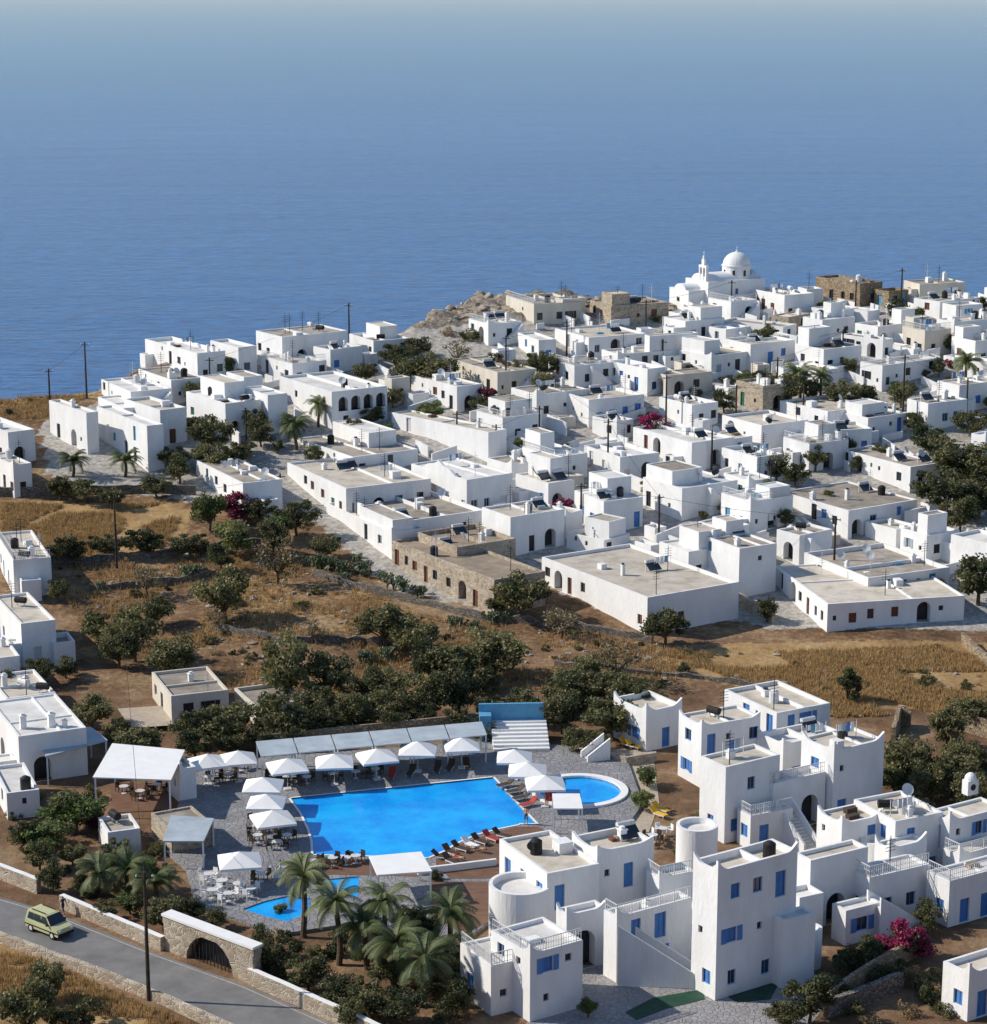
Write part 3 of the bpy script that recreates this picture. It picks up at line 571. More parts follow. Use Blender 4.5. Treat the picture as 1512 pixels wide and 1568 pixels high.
hb(1010,1030,1075,1400,3.4,1,roof='r_white'); hb(1340,1362,1420,1300,4.6,1,roof='r_white',humps=True); hb(1445,1470,1540,1310,3.6,1,rail=True); hb(1130,1150,1215,1250,3.2,1,roof='r_white',rail=True)
hb(1200,1225,1262,1375,4.0,1,roof='r_white'); hb(1275,1296,1350,1395,3.0,1,roof='r_white',rail=False)
def round_tower(u,v,r,h):
    p=G(u,v,h); m_=MB(); m_.tube((0,0,-1),(0,0,h),r,r,'white',40,False)
    for i in range(40):
        a=2*math.pi*i/40; b_=2*math.pi*(i+1)/40; ca,sa,cb,sb=math.cos(a),math.sin(a),math.cos(b_),math.sin(b_); q=r-.3
        m_.poly([(r*ca,r*sa,h),(r*cb,r*sb,h),(q*cb,q*sb,h),(q*ca,q*sa,h)],'white'); m_.poly([(q*cb,q*sb,h-.5),(q*ca,q*sa,h-.5),(q*ca,q*sa,h),(q*cb,q*sb,h)],'white')
    m_.poly([((r-.3)*math.cos(2*math.pi*i/40),(r-.3)*math.sin(2*math.pi*i/40),h-.5) for i in range(40)],'r_white')
    return m_.obj('round_tower',loc=p)
round_tower(797,1352,2.5,5.4); round_tower(1068,1262,1.8,4.2); round_tower(1345,1285,1.4,4); round_tower(1240,1420,1.0,3.2)
mb=MB(); mb.box(-.6,.6,-.4,.4,0,1.3,'white'); mb.dome((0,0,1.3),.55,'white',1.2,14,6); mb.tube((0,-.42,.7),(0,.42,.7),.3,.3,'dark',10); mb.obj('bell_chimney',loc=G(1486,1212,5.4)+Vector((0,0,5.2)),rz=.5)
# ---------------------------------------------------------------- pool terrace
ZT=.3
def sheet(name,outer,holes,z,mat,side=None,px=True):
    O=[W(u,v,z) for u,v in outer] if px else [Vector(q) for q in outer]; Hs=[[W(u,v,z) for u,v in hh_] if px else [Vector(q) for q in hh_] for hh_ in holes]
    al=[O]+Hs; flat=[q for l_ in al for q in l_]; tr=tessellate_polygon(al); mb=MB()
    for t in tr:
        a,b_,c=[flat[i] for i in t]
        if (b_-a).cross(c-a).z<0: b_,c=c,b_
        mb.poly([a,b_,c],mat)
    if side is not None:
        for l_ in al:
            for a,b_ in zip(l_,l_[1:]+l_[:1]): mb.poly([a,b_,(b_.x,b_.y,side),(a.x,a.y,side)],mat)
    return mb.obj(name)
def circ(c,r,z,n=40): return [Vector((c.x+r*math.cos(2*math.pi*i/n),c.y+r*math.sin(2*math.pi*i/n),z)) for i in range(n)]
poolpx=[(445,1222),(755,1190),(790,1228),(822,1262),(795,1262),(765,1268),(730,1277),(700,1290),(678,1303),(655,1313),(600,1311),(480,1308),(479,1288),(474,1270),(462,1245)]
small1=[(492,1347),(550,1342),(548,1374),(505,1372)]; small2=[(372,1392),(405,1380),(440,1372),(478,1376),(470,1398),(440,1411),(405,1403)]
pc=W(888,1212,ZT)
tp=[(290,1185),(400,1160),(735,1135),(850,1140),(960,1160),(985,1230),(960,1265),(870,1290),(770,1310),(765,1400),(710,1440),(560,1410),(430,1430),(300,1385),(285,1330),(240,1290),(270,1240)]
out=[W(u,v,ZT) for u,v in tp]; holes=[[W(u,v,ZT) for u,v in q] for q in (poolpx,small1,small2)]+[circ(pc,3.9,ZT)]
sheet('pool_terrace',out,holes,ZT,'pavew',0,px=False)
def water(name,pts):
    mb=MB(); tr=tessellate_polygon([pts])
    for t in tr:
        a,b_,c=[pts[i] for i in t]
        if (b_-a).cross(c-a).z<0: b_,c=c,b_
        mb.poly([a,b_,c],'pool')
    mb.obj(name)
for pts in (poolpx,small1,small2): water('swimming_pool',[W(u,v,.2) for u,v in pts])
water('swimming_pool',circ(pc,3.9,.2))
rm=MB()
for i in range(40):
    a=2*math.pi*i/40;b_=2*math.pi*(i+1)/40
    def q(r,t,z): return (pc.x+r*math.cos(t),pc.y+r*math.sin(t),z)
    rm.poly([q(3.9,a,.5),q(4.6,a,.5),q(4.6,b_,.5),q(3.9,b_,.5)],'canvas'); rm.poly([q(4.6,a,.0),q(4.6,b_,.0),q(4.6,b_,.5),q(4.6,a,.5)],'canvas'); rm.poly([q(3.9,b_,.0),q(3.9,a,.0),q(3.9,a,.5),q(3.9,b_,.5)],'canvas')
rm.obj('round_pool_rim')
cp=MB(); P=[W(u,v,.345) for u,v in poolpx]; cen=sum(P,Vector())/len(P)
for a,b_ in zip(P,P[1:]+P[:1]):
    d=(b_-a).normalized(); n_=Vector((d.y,-d.x,0)); n_=n_ if n_.dot(a-cen)>0 else -n_
    cp.poly([a,b_,b_+n_*.22,a+n_*.22],'canvas')
cp.obj('pool_coping')
sheet('wooden_deck',[(668,1308),(700,1294),(740,1280),(790,1266),(825,1266),(850,1280),(770,1310),(765,1345),(690,1345),(668,1325)],[],.33,'wood',.3)
sheet('wooden_deck',[(660,1350),(765,1350),(765,1405),(710,1430),(660,1400)],[],.33,'wood',.3)
sheet('wooden_deck',[(470,1313),(650,1318),(640,1342),(470,1338)],[],.33,'wood',.3)
sheet('courtyard_paving',[(830,1480),(1200,1470),(1290,1510),(1200,1620),(780,1620),(820,1540)],[],.02,'paving')
sheet('green_mat',[(958,1550),(1000,1528),(1075,1515),(1080,1530),(1020,1545),(975,1562)],[],.05,'tarp',.02); sheet('green_mat',[(1105,1520),(1150,1500),(1192,1508),(1180,1530),(1130,1535)],[],.05,'tarp',.02)
sheet('gravel_path',[(850,1140),(1000,1150),(1010,1230),(985,1300),(955,1270),(985,1230),(960,1160)],[],.04,'gravel')
sheet('gravel_yard',[(180,1085),(260,1080),(270,1110),(200,1115)],[],.6,'gravel')
# ---------------------------------------------------------------- furniture
def umb_mesh(R_,Hh,seed):
    m_=MB(); r=random.Random(seed); z0=2.25; top=(0,0,z0+.85); P=[]
    for i in range(8):
        t=math.pi/4*i+math.pi/4; rad=R_*(1.38 if i%2==0 else 1.0); P.append(Vector((rad*math.cos(t),rad*math.sin(t),z0+(0 if i%2==0 else .03))))
    for i in range(8):
        a,b_=P[i],P[(i+1)%8]; m_.poly([top,a,b_],'canvas'); m_.poly([a,a-Vector((0,0,.2)),b_-Vector((0,0,.2)),b_],'canvas')
    m_.tube((0,0,0),(0,0,z0+.9),.035,.03,'metal',6); m_.box(-.35,.35,-.35,.35,0,.12,'metal')
    return m_.mesh('umbrella')
UM=[umb_mesh(1.8,0,1),umb_mesh(1.68,0,2)]
for u,v in [(318,1165),(365,1160),(440,1172),(512,1165),(577,1157),(640,1146),(707,1140),(403,1201),(408,1227),(418,1252),(367,1316),(788,1158),(808,1178),(835,1198)]:
    p=G(u,v,2.7); p.z=ZT; inst('sun_umbrella',random.choice(UM),p,random.uniform(-.2,.2)+.15)
def lounger_mesh(k):
    m_=MB(); m_.box(-.32,.32,-.95,.35,.28,.36,k); 
    mt=Matrix.Translation((0,.35,.3))@Matrix.Rotation(.7,4,'X'); m_.box(-.32,.32,0,.7,0,.08,k,mt)
    for x in(-.3,.26):
        for y in (-.85,.25): m_.box(x,x+.04,y,y+.04,0,.28,'metal')
    m_.box(-.34,-.321,-.95,.35,.24,.34,'metal'); m_.box(.321,.34,-.95,.35,.24,.34,'metal')
    return m_.mesh('lounger')
LM={k:lounger_mesh(k) for k in ('canvas','yellow','cloth2','wicker')}
def lounger(u,v,rz,k='canvas',z=ZT): inst('sun_lounger',LM[k],W(u,v,z),rz)
t=MB(); t.tube((0,0,.7),(0,0,.75),.45,.45,'metal',14); t.tube((0,0,0),(0,0,.7),.04,.04,'metal',6); t.tube((0,0,0),(0,0,.04),.25,.25,'metal',10); TM=t.mesh('table')
def chair_mesh(k):
    m_=MB(); m_.box(-.24,.24,-.24,.24,.42,.48,k); m_.box(-.24,.24,.2,.25,.48,.95,k)
    for x in(-.24,.19):
        for y in(-.24,.2): m_.box(x,x+.05,y,y+.045,0,.42,k)
        m_.box(x,x+.05,-.24,.19,.65,.69,k)
    return m_.mesh('chair')
CM=[chair_mesh('wicker'),chair_mesh('canvas')]
def tableset(u,v,c=0,z=ZT):
    p=W(u,v,z); inst('cafe_table',TM,p); o=random.uniform(0,1.5)
    for i in range(random.choice([2,3,4])):
        a=o+i*1.57; inst('cafe_chair',CM[c],p+Vector((math.cos(a)*.75,math.sin(a)*.75,0)),a-math.pi/2)
for u,v in [(320,1200),(350,1195),(335,1185),(440,1200),(470,1200),(510,1195),(545,1192),(575,1188),(395,1290),(430,1275),(440,1290),(390,1265),(510,1325),(530,1325),(420,1195),(370,1180),(480,1330),(545,1322),(395,1275),(425,1300)]: tableset(u,v,0)
for u,v in [(340,1360),(365,1365),(400,1350),(320,1350),(350,1380),(430,1345),(325,1375),(385,1372),(1000,1290),(1015,1280)]: tableset(u,v,random.choice([1,1,0]))
for i,(u,v) in enumerate([(676,1316),(690,1309),(705,1303),(720,1297),(735,1292),(752,1287),(768,1283),(690,1322),(680,1392),(700,1385),(775,1205),(790,1215),(800,1225),(810,1235),(845,1225),(600,1190),(630,1186),(670,1180),(690,1178),(715,1175)]):
    lounger(u,v,random.uniform(-.3,.3)+(1.0 if i<8 else (-1.2 if i<14 else .1)),random.choice(['canvas','cloth2','wicker','wicker','wicker']))
for u,v in [(1008,1250),(1012,1243),(960,1143),(970,1146)]: lounger(u,v,.8,'yellow',.1)
def canopy(name,px,z,mat,zg=ZT,th=.12,pr=.07):
    P=[W(u,v,z) for u,v in px]; mb=MB(); up=Vector((0,0,th)); n=len(P)
    mb.poly([p+up for p in P],mat); mb.poly(list(reversed(P)),mat)
    for a,b_ in zip(P,P[1:]+P[:1]): mb.poly([a,b_,b_+up,a+up],mat)
    c=sum(P,Vector())/n
    for p in P:
        q=p+(c-p)*.05; mb.box(q.x-pr,q.x+pr,q.y-pr,q.y+pr,zg,z,'canvas')
    return mb.obj(name)
for i in range(6):
    a=392+i*58; b_=a+56; f=lambda u:1137-(u-392)*.088; g=lambda u:1160-(u-392)*.095
    canopy('pool_bar_pergola',[(a+8,g(a)),(b_+8,g(b_)),(b_,f(b_)),(a,f(a))],3.0,'panel')
wb=MB(); a=W(395,1150,ZT); b_=W(740,1115,ZT); d=(b_-a).normalized(); ln=(b_-a).length
mt=Matrix.Translation(a)@Matrix.Rotation(math.atan2(d.y,d.x),4,'Z'); wb.box(0,ln,0,.3,0,1.6,'stone',mt)
wb.obj('garden_wall')
canopy('white_pavilion',[(848,1240),(893,1240),(888,1217),(846,1217)],2.6,'canvas'); canopy('white_pavilion',[(578,1342),(662,1336),(645,1306),(565,1313)],2.8,'canvas',ZT)
canopy('entrance_canopy',[(142,1192),(262,1196),(283,1150),(172,1140)],3.8,'canvas',0)
house(238,275,300,1178,3.4,25,items=1,name='bar_building',upper=False,dy=4,stair=False,annex=False); house(218,262,325,1272,2.4,25,wallm='stonew',roof='r_grey',name='stone_bar',upper=False,items=0,dy=5,stair=False,annex=False,rail=False,humps=False)
canopy('bar_canopy',[(250,1290),(312,1290),(328,1255),(262,1250)],2.7,'panel')
house(120,165,215,1275,2.2,25,items=1,name='garden_building',upper=False,dy=4,stair=False,annex=False)
canopy('porch_canopy',[(70,1160),(165,1135),(140,1115),(60,1130)],3.0,'panel',0)
sheet('brown_yard',[(170,1200),(260,1200),(260,1240),(170,1245)],[],.06,'wood')
for u,v in [(190,1215),(215,1222),(240,1212)]: tableset(u,v,0,.06)
mb=MB()
for i in range(9): mb.box(0,5.6,i*.62,i*.62+.62,-.3,.3+i*.2,'canvas')
mb.box(-1.2,5.4,5.62,5.95,-.3,3.6,'teal'); mb.box(-1.2,-.02,4.2,5.6,-.3,2.8,'teal'); mb.obj('white_steps',loc=W(757,1158,0),rz=.06)
def stairs(u,v,yaw,w,n,rise=.2,run=.3,z=0.0):
    mb=MB()
    for i in range(n): mb.box(i*run,(i+1)*run,0,w,-.2,(n-i)*rise,'r_white')
    for y0 in(-.22,w+.01):
        L_=n*run; H_=n*rise
        a=[(0,y0,-.2),(L_,y0,-.2),(L_,y0,.9),(0,y0,H_+.9)]; b_=[(x,y+.2,z_) for x,y,z_ in a]
        mb.poly(a,'white'); mb.poly(b_[::-1],'white')
        for i in range(4):
            j=(i+1)%4; mb.poly([a[i],b_[i],b_[j],a[j]],'white')
    mb.obj('outside_stairs',loc=W(u,v,z),rz=math.radians(yaw))
stairs(946,1508,-6,1.6,20,.2,.32); stairs(1345,1440,25,1.6,14); stairs(1190,1285,-60,1.4,14); stairs(925,1160,200,1.4,8)
# ---------------------------------------------------------------- road, walls, gate
def strip(name,A,B,z,mat):
    mb=MB(); A=[W(u,v,z) for u,v in A]; B=[W(u,v,z) for u,v in B]
    for i in range(len(A)-1): mb.poly([B[i],B[i+1],A[i+1],A[i]],mat)
    return mb.obj(name)
RA=[(-200,1310),(-60,1352),(0,1374),(85,1398),(240,1460),(380,1510),(560,1590),(700,1660)]; RB=[(-200,1375),(-60,1412),(0,1432),(60,1455),(150,1487),(250,1525),(360,1575),(480,1640)]
strip('road',RA,RB,.012,'asphalt')
mid=lambda k,w:([(a[0]*(1-k)+b_[0]*k,a[1]*(1-k)+b_[1]*k) for a,b_ in zip(RA,RB)],[(a[0]*(1-k-w)+b_[0]*(k+w),a[1]*(1-k-w)+b_[1]*(k+w)) for a,b_ in zip(RA,RB)])
strip('road_edge_line',*mid(.06,.02),.017,'linepaint'); strip('road_edge_line',*mid(.92,.02),.017,'linepaint')
def stonewall(name,px,h,mat,th=.45,cap=None,ground=True,jit=.06):
    P=[G(u,v) for u,v in px]; mb=MB(); Q=[]
    for a,b_ in zip(P,P[1:]):
        n=max(1,int((b_-a).length/1.0))
        for i in range(n): Q.append(a.lerp(b_,i/n))
    Q.append(P[-1]); S=[]
    for i,q in enumerate(Q):
        d=(Q[min(i+1,len(Q)-1)]-Q[max(i-1,0)]); d.z=0; d.normalize(); n=Vector((d.y,-d.x,0))*th/2; z=T0(q.x,q.y); hh=h+random.uniform(-jit,jit)
        S.append([Vector((q.x,q.y,z-.4))+n,Vector((q.x,q.y,z+hh))+n,Vector((q.x,q.y,z+hh))-n,Vector((q.x,q.y,z-.4))-n])
    for a,b_ in zip(S,S[1:]):
        for i in range(3): mb.poly([a[i],b_[i],b_[i+1],a[i+1]],mat if i!=1 or not cap else cap)
    mb.poly(S[0],mat); mb.poly(S[-1],mat); mb.obj(name)
stonewall('stone_wall',[(-80,1318),(0,1345),(60,1368)],1.3,'stonew',.5,'canvas',jit=.02)
stonewall('stone_wall',[(95,1390),(170,1422),(250,1456)],1.2,'stonew',.5,'canvas',jit=.02)
stonewall('stone_wall',[(383,1506),(470,1545),(560,1585),(640,1625)],1.3,'stonew',.5,'canvas',jit=.02)
stonewall('stone_wall',[(-80,1415),(0,1442),(60,1465),(150,1498),(250,1537),(340,1580),(400,1610)],.8,'stonew',.5)
stonewall('garden_wall',[(1270,1545),(1340,1500),(1400,1465)],1.6,'stone',.4); stonewall('stone_wall',[(1265,1560),(1380,1515)],1.4,'drystone',.5)
stonewall('dry_stone_wall',[(-50,868),(100,862),(200,858),(290,845),(400,835)],.9,'drystone',jit=.2); stonewall('dry_stone_wall',[(0,760),(120,757),(230,755),(300,758)],1.2,'drystone',jit=.15)
stonewall('dry_stone_wall',[(480,880),(560,905),(640,925),(740,950),(850,960),(1000,985)],.8,'drystone',jit=.2); stonewall('dry_stone_wall',[(150,905),(260,895),(330,880)],.8,'drystone',jit=.2); stonewall('dry_stone_wall',[(330,965),(430,985),(560,985),(660,1000)],.8,'drystone',jit=.2)
stonewall('dry_stone_wall',[(1475,985),(1512,1020),(1560,1060)],1.3,'stone'); stonewall('dry_stone_wall',[(1130,925),(1185,955)],1.5,'stonew'); stonewall('dry_stone_wall',[(850,1020),(960,1030),(1080,1040),(1200,1060)],.5,'drystone',jit=.2)
stonewall('ruined_stone_wall',[(1368,1135),(1378,1110),(1395,1112)],1.8,'stone',jit=.5); stonewall('ruined_stone_wall',[(1480,1120),(1530,1135)],2.0,'stone',jit=.4); stonewall('garden_wall',[(640,1345),(760,1330)],.9,'white',.3,jit=0)
stonewall('garden_wall',[(920,1160),(960,1172),(1005,1165)],.9,'stonew',.4)
a=W(252,1455,0); b_=W(388,1508,0); d=b_-a; ln=d.length; mb=MB(); gt=MB()
w1=MB(); wall(w1,gt,(0,0),(ln,0),-.2,2.9,[(ln*.25,ln*.78,.0,2.5,'arch','dark')],'stonew'); w1.box(-.1,ln+.1,.003,.9,2.3,2.9,'stonew')
w1.poly([(0,.9,-.2),(0,0,-.2),(0,0,2.9),(0,.9,2.9)],'stonew'); w1.poly([(ln,0,-.2),(ln,.9,-.2),(ln,.9,2.9),(ln,0,2.9)],'stonew'); w1.box(-.15,ln+.15,-.1,1.0,2.903,3.1,'canvas')
for i in range(14): x=ln*.25+i*ln*.53/13; gt.box(x-.03,x+.03,.3,.36,0,2.2,'black')
root=empty('arched_gateway',a,math.atan2(d.y,d.x)); w1.obj('wall',root); gt.obj('iron_gate',root)
# ---------------------------------------------------------------- car
def car():
    c=W(76,1428,.02); A=W(0,1402,0); B=W(200,1480,0); d=(B-A).normalized(); mb=MB(); wd=.83
    prof_=[(-2.0,.35),(-2.02,.9),(-1.95,1.0),(-1.75,1.78),(-1.5,1.83),(.35,1.8),(.55,1.74),(1.15,1.08),(1.9,.9),(2.02,.65),(2.0,.35)]
    def y_(z): return wd if z<1.05 else wd-.14*(z-1.0)/.8
    Lp=[(x,-y_(z),z) for x,z in prof_]; Rp=[(x,y_(z),z) for x,z in prof_]
    mb.poly(Lp[::1],'carpaint'); mb.poly(Rp[::-1],'carpaint')
    n=len(prof_)
    for i in range(n):
        j=(i+1)%n; k='carpaint'
        if i==6 : k='glass'
        if i==2: k='glass'
        mb.poly([Lp[j],Lp[i],Rp[i],Rp[j]],k)
    for s in(-1,1):
        for (x0,x1,t0,t1) in ((-1.72,-1.0,-1.58,-1.0),(-.93,-.1,-.93,-.1),(-.03,.95,-.03,.5)):
            Y=lambda z: s*(y_(z)+.006)
            mb.poly([(x0,Y(1.1),1.1),(x1,Y(1.1),1.1),(t1,Y(1.66),1.66),(t0,Y(1.66),1.66)],'glass')
        for x in(-1.3,1.28):
            mb.tube((x,s*.62,.32),(x,s*.86,.32),.33,.33,'black',16); mb.tube((x,s*.86,.32),(x,s*.875,.32),.19,.17,'metal',12)
        mb.box(1.95,2.03,s*.62-.14,s*.62+.14,.68,.84,'metal'); mb.box(.75,.9,s*.92-.09,s*.92+.09,1.05,1.22,'black'); mb.box(-1.4,.3,s*.55-.03,s*.55+.03,1.84,1.9,'black')
        mb.box(-1.98,2.0,s*.835-.01,s*.835+.01,.55,.65,'black')
    mb.box(2.0,2.08,-.8,.8,.35,.58,'black'); mb.box(-2.1,-2.0,-.8,.8,.35,.58,'black')
    mb.obj('parked_car',loc=c,rz=math.atan2(d.y,d.x))
car()
# ---------------------------------------------------------------- people
def person(name,loc,rz,pose='stand',top='cloth',bot='cloth'):
    J={'pel':(0,0,.95),'wst':(0,0,1.1),'chs':(0,0,1.32),'nk':(0,0,1.48),'hd':(0,.01,1.58),'ht':(0,.01,1.7)}
    st=.16 if pose=='walk' else .03
    for s,n in((-1,'l'),(1,'r')):
        J['hip'+n]=(s*.1,0,.9); J['kn'+n]=(s*.11,s*st+.03,.5); J['an'+n]=(s*.12,s*st*1.5-(0.04 if pose=='walk' else 0),.09); J['to'+n]=(s*.13,s*st*1.5+.17,.04)
        J['sh'+n]=(s*.19,0,1.42); J['el'+n]=(s*.25,-s*st*.8,1.15); J['wr'+n]=(s*.26,-s*st+.08,.9); J['pm'+n]=(s*.26,-s*st+.1,.82)
        for k in range(4): J[f'f{k}{n}']=(s*(.245),-s*st+.07+.022*k,.745-.01*(k in(1,2)))
        J['th'+n]=(s*.225,-s*st+.15,.81)
    E=[('pel','wst'),('wst','chs'),('chs','nk'),('nk','hd'),('hd','ht')]
    for n in 'lr': E+=[('pel','hip'+n),('hip'+n,'kn'+n),('kn'+n,'an'+n),('an'+n,'to'+n),('chs','sh'+n),('sh'+n,'el'+n),('el'+n,'wr'+n),('wr'+n,'pm'+n),('pm'+n,'th'+n)]+[('pm'+n,f'f{k}{n}') for k in range(4)]
    rad=dict(pel=.14,wst=.12,chs=.14,nk=.055,hd=.09,ht=.075); R2=dict(hip=.09,kn=.06,an=.04,to=.035,sh=.06,el=.042,wr=.028,pm=.03,th=.01)
    ks=list(J); me=bpy.data.meshes.new(name); me.from_pydata([J[k] for k in ks],[(ks.index(a),ks.index(b_)) for a,b_ in E],[])
    o=link(bpy.data.objects.new(name,me)); md=o.modifiers.new('skin','SKIN'); sv=me.skin_vertices[0].data
    for i,k in enumerate(ks):
        r=rad.get(k) or R2.get(k[:-1]) or .009; sv[i].radius=(r,r*(.75 if k in('pel','wst','chs') else 1)); sv[i].use_root=(k=='pel')
    ss=o.modifiers.new('sub','SUBSURF'); ss.levels=1; ss.render_levels=1
    dg=bpy.context.evaluated_depsgraph_get(); ev=o.evaluated_get(dg); nm=bpy.data.meshes.new_from_object(ev); o.modifiers.clear(); o.data=nm
    nm.materials.clear()
    for k in('skin',top,bot,'hair'): nm.materials.append(M[k])
    for p in nm.polygons:
        c=p.center; mi=0
        if c.z>1.6 or (c.z>1.52 and c.y<-.02): mi=3
        elif 1.0<c.z<1.47 and abs(c.x)<.24: mi=1
        elif .45<c.z<=1.0 and abs(c.x)<.2: mi=2
        p.material_index=mi; p.use_smooth=True
    o.location=loc; o.rotation_euler[2]=rz
    if pose=='lie':
        o.rotation_euler=(-math.pi/2,0,rz)
    return o
person('walking_man',W(97,1402,.02),-2.2,'walk','cloth','cloth'); person('standing_man',W(806,1262,.33),2.5,'stand','skin','cloth'); person('standing_woman',W(838,1236,ZT),.5,'stand','cloth2','cloth2'); person('walking_woman',W(430,1345,ZT),1.2,'walk','canvas','teal')
person('sunbather',W(720,1296,ZT+.45),1.1+math.pi,'lie','skin','cloth'); person('sunbather',W(690,1308,ZT+.45),.9+math.pi,'lie','skin','cloth2')
# ---------------------------------------------------------------- vegetation
def leafcloud(mb,pts,sz,keys,r):
    for p,k in pts:
        a=Vector((r.gauss(0,1),r.gauss(0,1),r.gauss(0,1)+.3)).normalized(); t=a.orthogonal().normalized(); t.rotate(Matrix.Rotation(r.uniform(0,6.28),3,a)); b_=a.cross(t); s_=sz*r.uniform(.6,1.3)
        p=Vector(p); mb.poly([p-t*s_*.5,p-b_*s_*.34,p+t*s_*.5,p+b_*s_*.34],k)
def tree_mesh(seed,R_=2.5,th=1.0,sq=.72,nc=30,nl=135,ls=.3,k1='leaf1',k2='leaf2',spread=.62,limb=True,cone=False):
    r=random.Random(seed); mb=MB(); C=[]; ax=r.uniform(.65,1.0); bx=r.uniform(-.3,.3)
    for i in range(nc):
        while True:
            p=Vector((r.uniform(-1,1),r.uniform(-1,1),r.uniform(-1,1)))
            if .25<p.length<1: break
        if cone: f=1-(p.z+1)/2*.85; p=Vector((p.x*f,p.y*f,p.z))
        C.append((Vector((p.x*R_*.88*ax+bx*p.z*R_,p.y*R_*.88,th+R_*sq+p.z*R_*sq*r.uniform(.7,1.1))),r.uniform(.16,.42)*R_*spread/.62*(.8 if cone else 1)))
    pts=[]
    for c,cr in C:
        k=k1 if r.random()<.6 else k2
        for _ in range(nl):
            d=Vector((r.gauss(0,1),r.gauss(0,1),r.gauss(0,1))).normalized()*cr*(r.random()**.45); d.z*=.75
            pts.append((c+d,k if r.random()<.8 else (k2 if d.z<0 else k1)))
    leafcloud(mb,pts,ls,None,r)
    if limb:
        fork=Vector((r.uniform(-.2,.2),r.uniform(-.2,.2),th)); mb.tube((0,0,-.4),fork,.2*R_/2.5,.14*R_/2.5,'bark',7)
        for c,cr in C[::2]:
            m_=fork.lerp(c,.5)+Vector((r.uniform(-.2,.2),r.uniform(-.2,.2),.15)); mb.tube(fork,m_,.09,.05,'bark',5,False); mb.tube(m_,c,.05,.02,'bark',4,False)
    return mb.mesh('tree')
TR={'olive':[tree_mesh(i) for i in range(1,6)],'dark':[tree_mesh(i,k1='leaf2',k2='leaf1',ls=.28,nl=140) for i in range(11,15)],
 'fresh':[tree_mesh(i,k1='leaf3',k2='leaf1') for i in range(21,23)],'boug':[tree_mesh(31,k1='boug',k2='leaf2',th=.4)],
 'sparse':[tree_mesh(i,nl=30,nc=30,ls=.26,k1='twig',k2='leaf1') for i in range(41,43)],'cone':[tree_mesh(51,cone=True,sq=1.2,th=.3,k1='leaf2',k2='leaf2')],
 'shrub':[tree_mesh(i,th=.1,sq=.5,nc=16,nl=90,ls=.36,limb=False) for i in range(61,64)],'dshrub':[tree_mesh(i,th=.1,sq=.5,nc=16,nl=90,ls=.36,limb=False,k1='leaf2',k2='leaf2') for i in range(71,73)],'dry':[tree_mesh(81,th=.1,sq=.4,nc=14,nl=40,ls=.3,limb=False,k1='twig',k2='dry')]}
NM={'olive':'olive_tree','dark':'carob_tree','fresh':'garden_tree','boug':'bougainvillea','sparse':'almond_tree','cone':'cypress_tree','shrub':'shrub','dshrub':'shrub','dry':'dry_bush'}
def tree(u,v,rp,kind='olive'):
    p=G(u,v,2); r=rp/scl(p)*1.03; hc={'shrub':.55,'dshrub':.55,'dry':.45,'cone':1.3,'boug':.9}.get(kind,1.1)*r; p=G(u,v,hc); p.z-=.1
    inst(NM[kind],random.choice(TR[kind]),p,random.uniform(0,6.28),r/2.5*random.uniform(.9,1.15),r/2.5*random.uniform(.7,1.1))
for a in TL: tree(float(a[0]),float(a[1]),float(a[2]),a[3])
FP1=[(80,870),(400,840),(520,880),(640,940),(990,980),(1100,1010),(1000,1060),(700,1060),(300,1060),(120,960)]; FW1=gp(FP1); FW2=gp([(1010,1000),(1500,990),(1520,1090),(1280,1100),(1150,1050)]); FW3=gp([(0,770),(290,770),(250,840),(0,860)]); FW4=gp([(-60,1450),(60,1470),(330,1590),(-60,1700)])
FW5=gp([(-60,615),(140,605),(75,640),(-60,650)]); FW6=gp([(380,1420),(560,1430),(740,1450),(760,1570),(640,1590),(400,1500)]); FW7=gp([(0,1230),(130,1210),(240,1300),(280,1390),(100,1370),(0,1320)]); FW8=gp([(1250,1490),(1440,1420),(1440,1530),(1300,1600)]); FW9=gp([(1350,1150),(1520,1150),(1520,1210),(1400,1230)])
def scatter(poly,n):
    xs=[q[0] for q in poly]; ys=[q[1] for q in poly]; out=[]
    while len(out)<n:
        x=random.uniform(min(xs),max(xs)); y=random.uniform(min(ys),max(ys))
        if inpoly(x,y,poly): out.append((x,y))
    return out
for poly,n,s0,s1 in ((FW1,120,.12,.45),(FW2,40,.1,.3),(FW4,14,.2,.5),(FW5,6,.15,.4),(FW6,26,.3,.6),(FW7,30,.25,.55),(FW8,20,.25,.6),(FW9,20,.3,.7)):
    for x,y in scatter(poly,n):
        k=random.choice(['shrub','dshrub','dry','shrub','dry']) if poly is not FW2 else random.choice(['dry','shrub'])
        inst(NM[k],random.choice(TR[k]),(x,y,T0(x,y)-.1),random.uniform(0,6.28),random.uniform(s0,s1))
cnt=0
for x,y in scatter(VPW,1200):
    q=Vector((x,y,0))
    if any((f[0]-q).length<45 and inside(q,f,.25) for f in FOOT): continue
    k=random.choice(['fresh','dshrub','shrub','dark','boug','olive','dark']); inst(NM[k],random.choice(TR[k]),(x,y,T0(x,y)-.1),random.uniform(0,6.28),random.uniform(.3,.75)); cnt+=1
    if cnt>85: break
